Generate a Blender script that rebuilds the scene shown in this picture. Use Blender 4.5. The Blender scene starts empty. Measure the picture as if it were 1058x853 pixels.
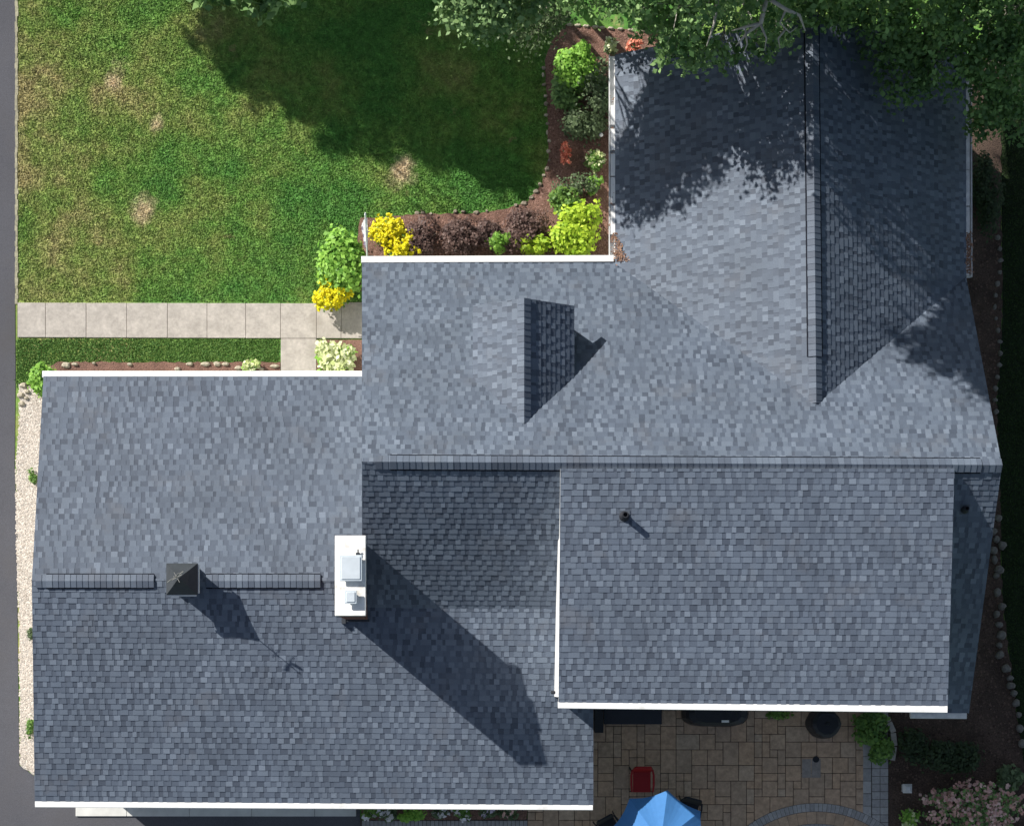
import bpy, math, random
import numpy as np
from mathutils import Vector, Matrix

# ------------------------------------------------------------------ camera, sky, sun
NX, NY, F, H = 515.0, 710.0, 1764.0, 44.8      # nadir point of the photograph, focal length in its pixels, drone height
W0, H0 = 1058.0, 853.0
sc = bpy.context.scene
C = sc.collection
cam_d = bpy.data.cameras.new('camera')
cam = bpy.data.objects.new('camera', cam_d); C.objects.link(cam)
cam.location = (0, 0, H); cam.rotation_euler = (0, 0, 0)
cam_d.sensor_width = 36; cam_d.lens = 36 * F / W0
cam_d.shift_x = (W0 / 2 - NX) / W0
cam_d.shift_y = (NY - H0 / 2) / W0
cam_d.clip_end = 500
sc.camera = cam

EL = math.radians(32)
SD = Vector((-0.766 * math.cos(EL), 0.643 * math.cos(EL), math.sin(EL)))   # towards the sun
w = bpy.data.worlds.new('World'); sc.world = w; w.use_nodes = True
nt = w.node_tree
bg = nt.nodes['Background']
sky = nt.nodes.new('ShaderNodeTexSky'); sky.sky_type = 'NISHITA'; sky.sun_disc = False
sky.sun_elevation = EL; sky.sun_rotation = math.radians(-50)
sky.air_density = 1.0; sky.dust_density = 1.0
hs = nt.nodes.new('ShaderNodeHueSaturation'); hs.inputs['Saturation'].default_value = .76
nt.links.new(sky.outputs[0], hs.inputs['Color']); nt.links.new(hs.outputs[0], bg.inputs[0]); bg.inputs[1].default_value = 0.069
sun_d = bpy.data.lights.new('sun', 'SUN'); sun_d.energy = 4.6; sun_d.angle = math.radians(0.53)
sun_d.color = (1.0, 0.955, 0.89)
sun = bpy.data.objects.new('sun', sun_d); C.objects.link(sun)
sun.rotation_euler = (-SD).to_track_quat('-Z', 'Y').to_euler(); sun.location = (-30, 25, 40)
vs = sc.view_settings
vs.view_transform = 'Standard'; vs.look = 'None'; vs.gamma = 1; vs.use_curve_mapping = False
vs.exposure = 0.67

random.seed(7); RNG = np.random.default_rng(7)
U = random.uniform

def P(px, py, z=0.0):
    s = (H - z) / F
    return Vector(((px - NX) * s, (NY - py) * s, z))

class Plane:
    def __init__(s, a, b, c):
        s.n = (b - a).cross(c - a).normalized()
        if s.n.z < 0: s.n = -s.n
        s.p = a.copy()
    def z(s, x, y): return s.p.z - (s.n.x * (x - s.p.x) + s.n.y * (y - s.p.y)) / s.n.z
    def hit(s, px, py):
        o = Vector((0, 0, H)); d = P(px, py, 0) - o
        t = (s.p - o).dot(s.n) / d.dot(s.n)
        return o + d * t

# ------------------------------------------------------------------ materials
def mat(name, color, rough=0.8, metal=0.0, noise=None, bump=None, attr=None, color2=None, spec=0.3, trans=0.0,
        noise2=None, tint=None):
    m = bpy.data.materials.new(name); m.use_nodes = True
    n = m.node_tree.nodes; l = m.node_tree.links
    b = n['Principled BSDF']
    b.inputs['Roughness'].default_value = rough; b.inputs['Metallic'].default_value = metal
    b.inputs['Specular IOR Level'].default_value = spec
    tc = n.new('ShaderNodeTexCoord')
    def rgb(c):
        r = n.new('ShaderNodeRGB'); r.outputs[0].default_value = (*c, 1); return r.outputs[0]
    col = rgb(color)
    def mixc(fac, a, bb, mode='MIX'):
        x = n.new('ShaderNodeMix'); x.data_type = 'RGBA'; x.blend_type = mode
        if isinstance(fac, float): x.inputs[0].default_value = fac
        else: l.new(fac, x.inputs[0])
        l.new(a, x.inputs[6]); l.new(bb, x.inputs[7]); return x.outputs[2]
    def noi(scale, detail=4, rgh=.6):
        t = n.new('ShaderNodeTexNoise'); t.inputs['Scale'].default_value = scale
        t.inputs['Detail'].default_value = detail; t.inputs['Roughness'].default_value = rgh
        l.new(tc.outputs['Object'], t.inputs['Vector']); return t.outputs['Fac']
    def rng(v, a, bb, c=0., d=1.):
        r = n.new('ShaderNodeMapRange'); l.new(v, r.inputs[0])
        for k, q in zip((1, 2, 3, 4), (a, bb, c, d)): r.inputs[k].default_value = q
        return r.outputs[0]
    if attr:
        at = n.new('ShaderNodeAttribute'); at.attribute_name = 'tone'
        if isinstance(attr, list):
            cr = n.new('ShaderNodeValToRGB'); e = cr.color_ramp.elements
            e[0].position = attr[0][0]; e[0].color = (*attr[0][1], 1)
            e[1].position = attr[-1][0]; e[1].color = (*attr[-1][1], 1)
            for p_, c_ in attr[1:-1]:
                q = e.new(p_); q.color = (*c_, 1)
            l.new(at.outputs['Fac'], cr.inputs[0]); col = cr.outputs[0]
        else:
            col = mixc(at.outputs['Fac'], col, rgb(color2))
    elif color2 is not None and noise:
        col = mixc(rng(noi(noise[0]), .5 - noise[1], .5 + noise[1]), col, rgb(color2)); noise = None
    if noise:       # multiplies brightness
        v = rng(noi(noise[0]), .3, .7, 1 - noise[1], 1 + noise[1])
        cb = n.new('ShaderNodeCombineColor')
        for k in range(3): l.new(v, cb.inputs[k])
        col = mixc(1.0, col, cb.outputs[0], 'MULTIPLY')
    if noise2:
        v = rng(noi(noise2[0], 3), .3, .7, 1 - noise2[1], 1 + noise2[1])
        cb = n.new('ShaderNodeCombineColor')
        for k in range(3): l.new(v, cb.inputs[k])
        col = mixc(1.0, col, cb.outputs[0], 'MULTIPLY')
    if tint:        # (scale, lo, hi, colour)
        col = mixc(rng(noi(tint[0], 5), tint[1], tint[2]), col, rgb(tint[3]))
    l.new(col, b.inputs['Base Color'])
    if bump:
        bp = n.new('ShaderNodeBump'); bp.inputs['Strength'].default_value = bump[1]; bp.inputs['Distance'].default_value = bump[2] if len(bump) > 2 else .02
        l.new(noi(bump[0], 6, .7), bp.inputs['Height']); l.new(bp.outputs[0], b.inputs['Normal'])
    if trans:
        tr = n.new('ShaderNodeBsdfTranslucent'); l.new(col, tr.inputs[0])
        mx = n.new('ShaderNodeMixShader'); mx.inputs[0].default_value = trans
        l.new(b.outputs[0], mx.inputs[1]); l.new(tr.outputs[0], mx.inputs[2])
        l.new(mx.outputs[0], n['Material Output'].inputs[0])
    return m

SH = [(0.0, (.046, .060, .086)), (.25, (.062, .079, .110)), (.55, (.084, .107, .145)), (.8, (.110, .137, .178)), (1.0, (.138, .169, .216))]
M = {}
M['shingle'] = mat('asphalt_shingle', (.1, .12, .15), .70, attr=SH, noise=(90, .22), noise2=(.8, .12), tint=(1.1, .56, .85, (.098, .108, .130)), spec=.42)
M['white'] = mat('white_aluminium', (.78, .78, .77), .45, noise=(3, .05), tint=(1.7, .60, .80, (.55, .54, .50)))
M['dullwhite'] = mat('weathered_white_aluminium', (.62, .62, .60), .6, noise=(5, .18))
M['siding'] = mat('pale_siding', (.62, .63, .62), .7, noise=(4, .04))
M['dark'] = mat('black_plastic', (.018, .02, .026), .6)
M['ventbase'] = mat('ridge_vent_plastic', (.010, .012, .018), .9, spec=.1)
M['brick'] = mat('red_brown_brick', (.20, .075, .055), .9, noise=(18, .4))
M['crown'] = mat('pale_mortar_crown', (.78, .77, .74), .85, noise=(6, .10), tint=(3.5, .56, .75, (.50, .47, .42)))
M['flue'] = mat('pale_galvanised_metal', (.62, .68, .72), .35, metal=.25, noise=(5, .06))
M['cupola'] = mat('dark_grey_sheet', (.036, .042, .050), .5, metal=.0, noise=(6, .15))
M['glass'] = mat('window_glass', (.03, .04, .05), .08, spec=.6)
M['asphalt'] = mat('driveway_asphalt', (.088, .089, .102), .9, noise=(60, .30), noise2=(.7, .12), bump=(70, .5, .01), tint=(.35, .5, .75, (.075, .072, .075)))
M['concrete'] = mat('sidewalk_concrete', (.41, .375, .335), .9, noise=(2.6, .15), noise2=(14, .14), tint=(.9, .58, .78, (.32, .29, .25)), bump=(60, .25, .006))
M['apron'] = mat('pale_apron_concrete', (.60, .60, .57), .85, noise=(3, .10))
M['mulch'] = mat('brown_bark_mulch', (.22, .125, .095), .95, noise=(28, .45), noise2=(2.5, .25), bump=(30, 1, .05))
M['chip'] = mat('bark_chip', (.13, .065, .045), .95, attr=True, color2=(.34, .21, .165))
M['grass'] = mat('lawn_soil_grass', (.022, .055, .013), .95, noise=(.9, .14), bump=(45, .6, .02))
M['ridgegrey'] = mat('grey_rubber_boot', (.075, .09, .115), .8)
M['darkmulch'] = mat('shade_darkened_mulch', (.085, .058, .044), .95, noise=(28, .45), noise2=(1.5, .35), bump=(30, 1, .05))  # mulch colour darkened to carry the shade of the east border
M['darkchip'] = mat('dark_bark_chip', (.045, .03, .022), .95, attr=True, color2=(.15, .10, .075))  # chips for that border, shade likewise put into their colour
M['darkgrass'] = mat('shaded_lawn', (.016, .028, .010), .95, noise=(3, .3), bump=(30, 1, .04))  # lawn colour with the shade of the east side painted in
M['gravel'] = mat('pale_gravel', (.50, .46, .41), .9, noise=(22, .3), bump=(30, 1, .04))
M['pebble'] = mat('pale_pebble', (.36, .31, .26), .9, attr=True, color2=(.74, .67, .59))
M['stone'] = mat('cream_stone', (.44, .39, .30), .9, noise=(7, .25), bump=(10, .6, .03))
M['greystone2'] = mat('buff_stone', (.26, .22, .17), .9, noise=(7, .3), bump=(10, .6, .03))
M['greystone'] = mat('grey_fieldstone', (.17, .16, .14), .9, noise=(6, .35), bump=(10, .6, .03))
M['joint'] = mat('dark_joint_sand', (.085, .070, .058), .95)
M['paver'] = mat('tumbled_paver', (.1, .1, .1), .85, attr=[(0, (.41, .295, .205)), (.35, (.45, .315, .215)), (.65, (.49, .33, .215)), (1, (.47, .35, .25))], noise=(9, .22), bump=(40, .4, .01))
M['paver_grey'] = mat('grey_paver', (.30, .29, .28), .85, attr=True, color2=(.40, .385, .37), noise=(12, .15), bump=(40, .4, .01))
M['bark'] = mat('grey_bark', (.17, .155, .13), .9, noise=(9, .3))
M['palebark'] = mat('pale_grey_bark', (.34, .32, .28), .9, noise=(9, .25))
M['stemw'] = mat('green_stem', (.07, .08, .03), .9)
M['canopy'] = mat('blue_canvas', (.065, .215, .50), .7, noise=(8, .05), spec=.2, trans=.15)
M['redseat'] = mat('dark_red_plastic', (.30, .012, .014), .5)
M['blackseat'] = mat('black_mesh_fabric', (.02, .021, .025), .7)
M['cover'] = mat('black_vinyl_cover', (.016, .018, .024), .45, noise=(4, .2), bump=(5, .5, .03))
M['slate'] = mat('dark_slate_tread', (.030, .034, .045), .6, noise=(5, .1))
M['debris'] = mat('rusty_leaf_litter', (.14, .07, .04), .95, attr=True, color2=(.38, .24, .17))
M['flag'] = mat('white_flag_cloth', (.78, .78, .78), .8, trans=.2)
M['flagpole'] = mat('pale_pole_paint', (.68, .74, .66), .5)
M['flagstripe'] = mat('grey_flag_stripe', (.20, .17, .24), .8)
M['gdoor'] = mat('garage_door_paint', (.70, .70, .68), .5)

def leafmat(name, a, b, trans=.28, rough=.55):
    return mat(name, a, rough, attr=True, color2=b, trans=trans, spec=.35)
L = {
 'tree': leafmat('tree_leaf', (.075, .17, .05), (.30, .46, .17)),
 'treebright': leafmat('bright_tree_leaf', (.10, .20, .07), (.32, .47, .19)),
 'treedark': leafmat('dark_tree_leaf', (.055, .125, .038), (.25, .42, .13)),
 'grass': mat('grass_blade', (.030, .085, .016), .7, color2=(.115, .115, .040), noise=(.55, .16), trans=.2, noise2=None),
 'green': leafmat('shrub_green', (.12, .30, .035), (.34, .60, .09)),
 'lime': leafmat('lime_leaf', (.24, .42, .02), (.58, .74, .06)),
 'mid': leafmat('mid_green_leaf', (.06, .15, .03), (.22, .38, .07)),
 'dull': leafmat('dull_green_leaf', (.045, .08, .03), (.18, .25, .12)),
 'burg': leafmat('burgundy_leaf', (.065, .032, .028), (.23, .15, .125)),
 'yellow': leafmat('yellow_blossom', (.78, .66, .004), (.92, .87, .03), .2),
 'cream': leafmat('cream_blossom', (.50, .58, .22), (.80, .82, .55), .2),
 'pink': leafmat('pale_pink_blossom', (.60, .33, .28), (.80, .56, .50), .2),
 'coral': leafmat('coral_blossom', (.62, .12, .07), (.88, .36, .24), .2),
 'whitef': leafmat('white_blossom', (.60, .58, .56), (.85, .82, .85), .2),
 'shade': leafmat('deep_shade_leaf', (.018, .036, .012), (.05, .085, .03)),  # deep shade put into the leaf colour, nearly black
 'lilac': leafmat('lilac_blossom', (.42, .36, .48), (.70, .60, .72), .2),
}
# lawn blade colour: three-way patchiness of the turf itself (green, olive, dry straw)
def grassmat(m):
    n = m.node_tree.nodes; l = m.node_tree.links
    b = n['Principled BSDF']; tc = n.new('ShaderNodeTexCoord')
    t1 = n.new('ShaderNodeTexNoise'); t1.inputs['Scale'].default_value = .42; t1.inputs['Detail'].default_value = 6; t1.inputs['Roughness'].default_value = .62
    t2 = n.new('ShaderNodeTexNoise'); t2.inputs['Scale'].default_value = .9; t2.inputs['Detail'].default_value = 7; t2.inputs['Roughness'].default_value = .7
    mp = n.new('ShaderNodeMapping'); mp.inputs['Location'].default_value = (13.2, 4.1, 0)
    sx = n.new('ShaderNodeSeparateXYZ')
    l.new(tc.outputs['Object'], t1.inputs['Vector']); l.new(tc.outputs['Object'], mp.inputs[0]); l.new(mp.outputs[0], t2.inputs['Vector'])
    l.new(tc.outputs['Object'], sx.inputs[0])
    gx = n.new('ShaderNodeMapRange'); l.new(sx.outputs[0], gx.inputs[0])      # the west of the lawn is drier
    gx.inputs[1].default_value = -12; gx.inputs[2].default_value = -5; gx.inputs[3].default_value = .10; gx.inputs[4].default_value = -.07
    ad = n.new('ShaderNodeMath'); l.new(t1.outputs['Fac'], ad.inputs[0]); l.new(gx.outputs[0], ad.inputs[1])
    cr = n.new('ShaderNodeValToRGB'); e = cr.color_ramp.elements
    e[0].position = .36; e[0].color = (.088, .235, .045, 1); e[1].position = .70; e[1].color = (.37, .325, .145, 1)
    for p_, c_ in ((.47, (.145, .275, .055, 1)), (.58, (.235, .300, .080, 1))):
        q = e.new(p_); q.color = c_
    l.new(ad.outputs[0], cr.inputs[0])
    r2 = n.new('ShaderNodeMapRange'); l.new(t2.outputs['Fac'], r2.inputs[0])
    r2.inputs[1].default_value = .63; r2.inputs[2].default_value = .74; r2.inputs[3].default_value = 0; r2.inputs[4].default_value = .9
    mx = n.new('ShaderNodeMix'); mx.data_type = 'RGBA'; l.new(r2.outputs[0], mx.inputs[0]); l.new(cr.outputs[0], mx.inputs[6])
    mx.inputs[7].default_value = (.40, .29, .16, 1)
    col = mx.outputs[2]
    for (bx, by, br) in ((415, 180, .10), (415, 170, .0), (124, 72, -.06), (118, 84, -.10), (160, 128, -.06), (150, 216, -.02)):
        q = P(bx, by, 0)
        vd = n.new('ShaderNodeVectorMath'); vd.operation = 'DISTANCE'; l.new(tc.outputs['Object'], vd.inputs[0]); vd.inputs[1].default_value = (q.x, q.y, .03)
        a2 = n.new('ShaderNodeMath'); a2.operation = 'MULTIPLY_ADD'; l.new(t2.outputs['Fac'], a2.inputs[0]); a2.inputs[1].default_value = 1.6; l.new(vd.outputs['Value'], a2.inputs[2])
        rr = n.new('ShaderNodeMapRange'); l.new(a2.outputs[0], rr.inputs[0])
        rr.inputs[1].default_value = .84 + br; rr.inputs[2].default_value = 1.18 + br * 1.2; rr.inputs[3].default_value = .85; rr.inputs[4].default_value = 0
        m2 = n.new('ShaderNodeMix'); m2.data_type = 'RGBA'; l.new(rr.outputs[0], m2.inputs[0]); l.new(col, m2.inputs[6]); m2.inputs[7].default_value = (.60, .48, .31, 1)
        col = m2.outputs[2]
    at = n.new('ShaderNodeAttribute'); at.attribute_name = 'tone'
    r3 = n.new('ShaderNodeMapRange'); l.new(at.outputs['Fac'], r3.inputs[0]); r3.inputs[3].default_value = .64; r3.inputs[4].default_value = 1.36
    t5 = n.new('ShaderNodeTexNoise'); t5.inputs['Scale'].default_value = 4.5; t5.inputs['Detail'].default_value = 6; t5.inputs['Roughness'].default_value = .75; l.new(tc.outputs['Object'], t5.inputs['Vector'])
    r5 = n.new('ShaderNodeMapRange'); l.new(t5.outputs['Fac'], r5.inputs[0]); r5.inputs[1].default_value = .34; r5.inputs[2].default_value = .66; r5.inputs[3].default_value = .66; r5.inputs[4].default_value = 1.36
    mm = n.new('ShaderNodeMath'); mm.operation = 'MULTIPLY'; l.new(r3.outputs[0], mm.inputs[0]); l.new(r5.outputs[0], mm.inputs[1]); r3 = mm
    cb = n.new('ShaderNodeCombineColor')
    for k in range(3): l.new(r3.outputs[0], cb.inputs[k])
    m3 = n.new('ShaderNodeMix'); m3.data_type = 'RGBA'; m3.blend_type = 'MULTIPLY'; m3.inputs[0].default_value = 1
    l.new(col, m3.inputs[6]); l.new(cb.outputs[0], m3.inputs[7])
    l.new(m3.outputs[2], b.inputs['Base Color'])
    for x in n:
        if x.type == 'BSDF_TRANSLUCENT': l.new(m3.outputs[2], x.inputs[0])
grassmat(L['grass']); grassmat(M['grass'])

# ------------------------------------------------------------------ object helpers
def setp(o, label=None, cat=None, group=None, kind=None):
    if label: o['label'] = label
    if cat: o['category'] = cat
    if group: o['group'] = group
    if kind: o['kind'] = kind
    return o
def empty(name, loc, label, cat, group=None, rz=0):
    o = bpy.data.objects.new(name, None); C.objects.link(o); o.location = loc; o.rotation_euler = (0, 0, rz)
    o.empty_display_size = .2
    return setp(o, label, cat, group)

class MB:                                    # mesh builder
    def __init__(s): s.v = []; s.f = []; s.t = []
    def face(s, pts, tone=.5):
        i = len(s.v); s.v += [tuple(p) for p in pts]; s.f.append(tuple(range(i, i + len(pts)))); s.t.append(tone)
    def prism(s, poly, zt, zb, tone=.5):     # vertical prism, poly of (x,y) ccw or cw
        n = len(poly); i = len(s.v)
        s.v += [(p[0], p[1], zt) for p in poly] + [(p[0], p[1], zb) for p in poly]
        ar = sum(poly[k][0] * poly[(k + 1) % n][1] - poly[(k + 1) % n][0] * poly[k][1] for k in range(n))
        top = tuple(range(i, i + n)); bot = tuple(range(i + n, i + 2 * n))
        if ar < 0: top = top[::-1]
        else: bot = bot[::-1]
        s.f += [top, bot]; s.t += [tone, tone]
        for k in range(n):
            a, b = i + k, i + (k + 1) % n
            q = (a, a + n, b + n, b)
            s.f.append(q if ar > 0 else q[::-1]); s.t.append(tone)
    def box(s, x0, x1, y0, y1, z0, z1, tone=.5, bev=0.0):
        if bev > 0:
            b = bev
            a = [(x0 + b, y0), (x1 - b, y0), (x1, y0 + b), (x1, y1 - b), (x1 - b, y1), (x0 + b, y1), (x0, y1 - b), (x0, y0 + b)]
            inn = [(x0 + 2 * b, y0 + b), (x1 - 2 * b, y0 + b), (x1 - b, y0 + 2 * b), (x1 - b, y1 - 2 * b), (x1 - 2 * b, y1 - b), (x0 + 2 * b, y1 - b), (x0 + b, y1 - 2 * b), (x0 + b, y0 + 2 * b)]
            i = len(s.v)
            s.v += [(p[0], p[1], z0) for p in a] + [(p[0], p[1], z1 - b) for p in a] + [(p[0], p[1], z1) for p in inn]
            for k in range(8):
                k2 = (k + 1) % 8
                s.f.append((i + k, i + k2, i + 8 + k2, i + 8 + k)); s.f.append((i + 8 + k, i + 8 + k2, i + 16 + k2, i + 16 + k)); s.t += [tone, tone]
            s.f.append(tuple(i + 16 + k for k in range(8))); s.f.append(tuple(i + 7 - k for k in range(8))); s.t += [tone, tone]
        else: s.prism([(x0, y0), (x1, y0), (x1, y1), (x0, y1)], z1, z0, tone)
    def tube(s, pts, rad, n=6, tone=.5):
        pts = [Vector(p) for p in pts]; i = len(s.v); K = len(pts)
        for k, p in enumerate(pts):
            d = (pts[min(k + 1, K - 1)] - pts[max(k - 1, 0)]).normalized()
            a = d.cross(Vector((0, 0, 1)));
            if a.length < 1e-3: a = Vector((1, 0, 0))
            a.normalize(); b = d.cross(a)
            r = rad[k] if isinstance(rad, (list, tuple)) else rad
            for j in range(n):
                an = 2 * math.pi * j / n
                s.v.append(tuple(p + a * (r * math.cos(an)) + b * (r * math.sin(an))))
        for k in range(K - 1):
            for j in range(n):
                j2 = (j + 1) % n
                s.f.append((i + k * n + j, i + k * n + j2, i + (k + 1) * n + j2, i + (k + 1) * n + j)); s.t.append(tone)
        s.f.append(tuple(i + j for j in range(n))[::-1]); s.f.append(tuple(i + (K - 1) * n + j for j in range(n))); s.t += [tone, tone]
    def loft(s, rings, tone=.5, cap=True):
        i = len(s.v); n = len(rings[0])
        for r in rings: s.v += [tuple(p) for p in r]
        for k in range(len(rings) - 1):
            for j in range(n):
                j2 = (j + 1) % n
                s.f.append((i + k * n + j, i + k * n + j2, i + (k + 1) * n + j2, i + (k + 1) * n + j)); s.t.append(tone)
        if cap:
            s.f.append(tuple(i + j for j in range(n))[::-1]); s.f.append(tuple(i + (len(rings) - 1) * n + j for j in range(n))); s.t += [tone, tone]
    def build(s, name, m, parent=None, loc=None, smooth=False):
        me = bpy.data.meshes.new(name); me.from_pydata(s.v, [], s.f)
        a = me.attributes.new('tone', 'FLOAT', 'FACE'); a.data.foreach_set('value', np.array(s.t, dtype=np.float32))
        me.materials.append(m)
        if smooth: me.polygons.foreach_set('use_smooth', [True] * len(me.polygons))
        me.update()
        o = bpy.data.objects.new(name, me); C.objects.link(o)
        if parent: o.parent = parent
        if loc is not None:
            o.location = loc
        return o
def world_part(o, parent):        # keep world placement of geometry built in world space under a moved, unrotated parent
    o.parent = parent; o.matrix_parent_inverse = Matrix.Translation(parent.location).inverted()
    return o

def np_mesh(name, verts, faces, tone, m, parent=None):
    me = bpy.data.meshes.new(name)
    nv = len(verts); nf, k = faces.shape
    me.vertices.add(nv); me.vertices.foreach_set('co', verts.astype(np.float32).ravel())
    me.loops.add(nf * k); me.loops.foreach_set('vertex_index', faces.astype(np.int32).ravel())
    me.polygons.add(nf); me.polygons.foreach_set('loop_start', np.arange(0, nf * k, k, dtype=np.int32))
    me.polygons.foreach_set('loop_total', np.full(nf, k, dtype=np.int32))
    me.update(calc_edges=True)
    a = me.attributes.new('tone', 'FLOAT', 'FACE'); a.data.foreach_set('value', tone.astype(np.float32))
    me.materials.append(m)
    o = bpy.data.objects.new(name, me); C.objects.link(o)
    if parent: o.parent = parent
    return o

def leaf_arrays(cen, size, up=.5, aspect=.62, out=None):
    """folded leaf (two triangles as a bent quad) at each centre"""
    n = len(cen)
    nr = RNG.normal(size=(n, 3)); nr /= np.linalg.norm(nr, axis=1)[:, None]
    nr = nr * (1 - up) + np.array([0, 0, 1.]) * up
    if out is not None: nr += out * .6
    nr /= np.linalg.norm(nr, axis=1)[:, None]
    t = np.cross(nr, RNG.normal(size=(n, 3))); t /= np.linalg.norm(t, axis=1)[:, None]
    b = np.cross(nr, t)
    s = (size * RNG.uniform(.6, 1.3, n))[:, None]
    v = np.stack([cen - t * s * .5, cen - b * s * aspect * .5 + nr * s * .10 - t * s * .05, cen + t * s * .5, cen + b * s * aspect * .5 + nr * s * .10 - t * s * .05], 1).reshape(-1, 3)
    f = np.arange(n * 4).reshape(n, 4)
    return v, f

def clumps(center, r, ncl, per, spread, flat=.75, shell=.55):
    """leaf centres gathered in clumps through the outer volume of an ellipsoid"""
    d = RNG.normal(size=(ncl, 3)); d /= np.linalg.norm(d, axis=1)[:, None]
    rr = RNG.uniform(shell, 1.0, ncl)[:, None] * RNG.uniform(.82, 1.12, ncl)[:, None]
    cc = d * rr * np.array([r, r, r * flat]) + np.array(center)
    k = RNG.integers(max(2, per // 2), per * 3 // 2 + 1, ncl)
    idx = np.repeat(np.arange(ncl), k)
    off = RNG.normal(size=(len(idx), 3)) * spread * np.array([1, 1, .55])
    tone = np.clip(np.repeat(RNG.uniform(.1, .8, ncl), k) + RNG.uniform(-.25, .25, len(idx)), 0, 1)
    return cc[idx] + off, tone, cc

# ------------------------------------------------------------------ ground and paving (the setting)
def sheet(name, pxpoly, z, m, thick=None, jag=0, world=False):
    pts = [p if world else tuple(P(p[0], p[1], z)[:2]) for p in pxpoly]
    if jag:
        out = []
        for a, b in zip(pts, pts[1:] + pts[:1]):
            d = math.hypot(b[0] - a[0], b[1] - a[1]); n = max(1, int(d / .12))
            for k in range(n):
                t = k / n; out.append((a[0] + (b[0] - a[0]) * t + U(-jag, jag), a[1] + (b[1] - a[1]) * t + U(-jag, jag)))
        pts = out
    mb = MB(); mb.prism(pts, z, z - (thick or .05))
    o = mb.build(name, m); o['kind'] = 'structure'
    return o

sheet('ground', [(-150, -150), (150, -150), (150, 150), (-150, 150)], 0, M['grass'], .3, world=True)
sheet('driveway', [(-600, -900), (15, -900), (16, 0), (17.5, 120), (15.5, 310), (16, 385), (15, 480), (18, 560), (18, 640), (20, 790), (38, 803), (372, 803), (372, 1500), (-600, 1500)], .012, M['asphalt'], .1)
# thin pale worn edge between drive and lawn
mb = MB()
for k in range(60):
    y0 = -10 + k * 5.4
    a = P(15.6 + U(-.5, .5), y0, .02); b = P(18.3 + U(-.7, .7), y0 + 5.4, .02)
    mb.prism([(a.x, a.y), (b.x, a.y), (b.x, b.y), (a.x, b.y)], .018 + U(0, .006), 0, U(0, 1))
o = mb.build('lawn_edge_strip', mat('dry_edge', (.33, .31, .22), .95, noise=(9, .35))); o['kind'] = 'structure'
# sidewalk: slabs with sawn joints
def slabs(name, rects, z, m):
    mb = MB()
    for (x0, y0, x1, y1) in rects:
        a = P(x0, y1, z); b = P(x1, y0, z); g = .004
        mb.box(a.x + g, b.x - g, a.y + g, b.y - g, 0, z + U(-.003, .003), bev=.008)
    o = mb.build(name, m); o['kind'] = 'structure'; return o
xs = [18, 47, 89, 131, 173, 214, 254, 290, 327]
slabs('sidewalk', [(xs[k], 312.5 + k * .1, xs[k + 1], 348.5 + k * .15) for k in range(8)] + [(290, 349.6, 327, 392), (327, 312, 352.5, 349.6), (352.5, 312, 381, 349.6)], .036, M['concrete'])
o = sheet('sidewalk_base', [(18, 313.5), (380, 313.5), (380, 349), (327, 349), (327, 391), (291, 391), (291, 348), (18, 348)], .028, M['joint'], .05)
slabs('garage_apron', [(78, 800, 131, 843), (131, 800, 195.5, 843), (195.5, 800, 260, 843), (260, 800, 325, 843), (325, 800, 368, 843)], .06, M['apron'])
sheet('mulch_bed', [(368, 262), (372, 225), (395, 225), (430, 221), (480, 221), (520, 217), (545, 208), (560, 190), (567, 165), (566, 120), (564, 90), (563, 62), (572, 40), (585, 26), (620, 28), (650, 31), (695, 38), (700, 60), (660, 75), (655, 240), (655, 300), (368, 300)], .035, M['mulch'], .04, jag=.02)
sheet('mulch_strip', [(60, 374), (290, 374), (290, 400), (30, 400), (35, 385)], .035, M['mulch'], .04, jag=.02)
sheet('mulch_corner', [(327, 351), (380, 351), (380, 400), (327, 400)], .035, M['mulch'], .04)
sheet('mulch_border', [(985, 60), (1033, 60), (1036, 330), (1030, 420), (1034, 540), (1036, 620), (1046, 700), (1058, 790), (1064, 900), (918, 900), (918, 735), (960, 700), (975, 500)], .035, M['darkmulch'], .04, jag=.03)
sheet('gravel_strip', [(20, 398), (52, 398), (60, 800), (37, 801), (21, 790), (20, 650), (17.5, 560), (17, 480), (20, 440)], .05, M['gravel'], .05, jag=.03)
sheet('side_lawn', [(1033, -60), (1400, -60), (1400, 1000), (1066, 1000), (1058, 790), (1046, 700), (1036, 620), (1034, 540), (1030, 420), (1036, 330)], .02, M['darkgrass'], .02)

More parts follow.
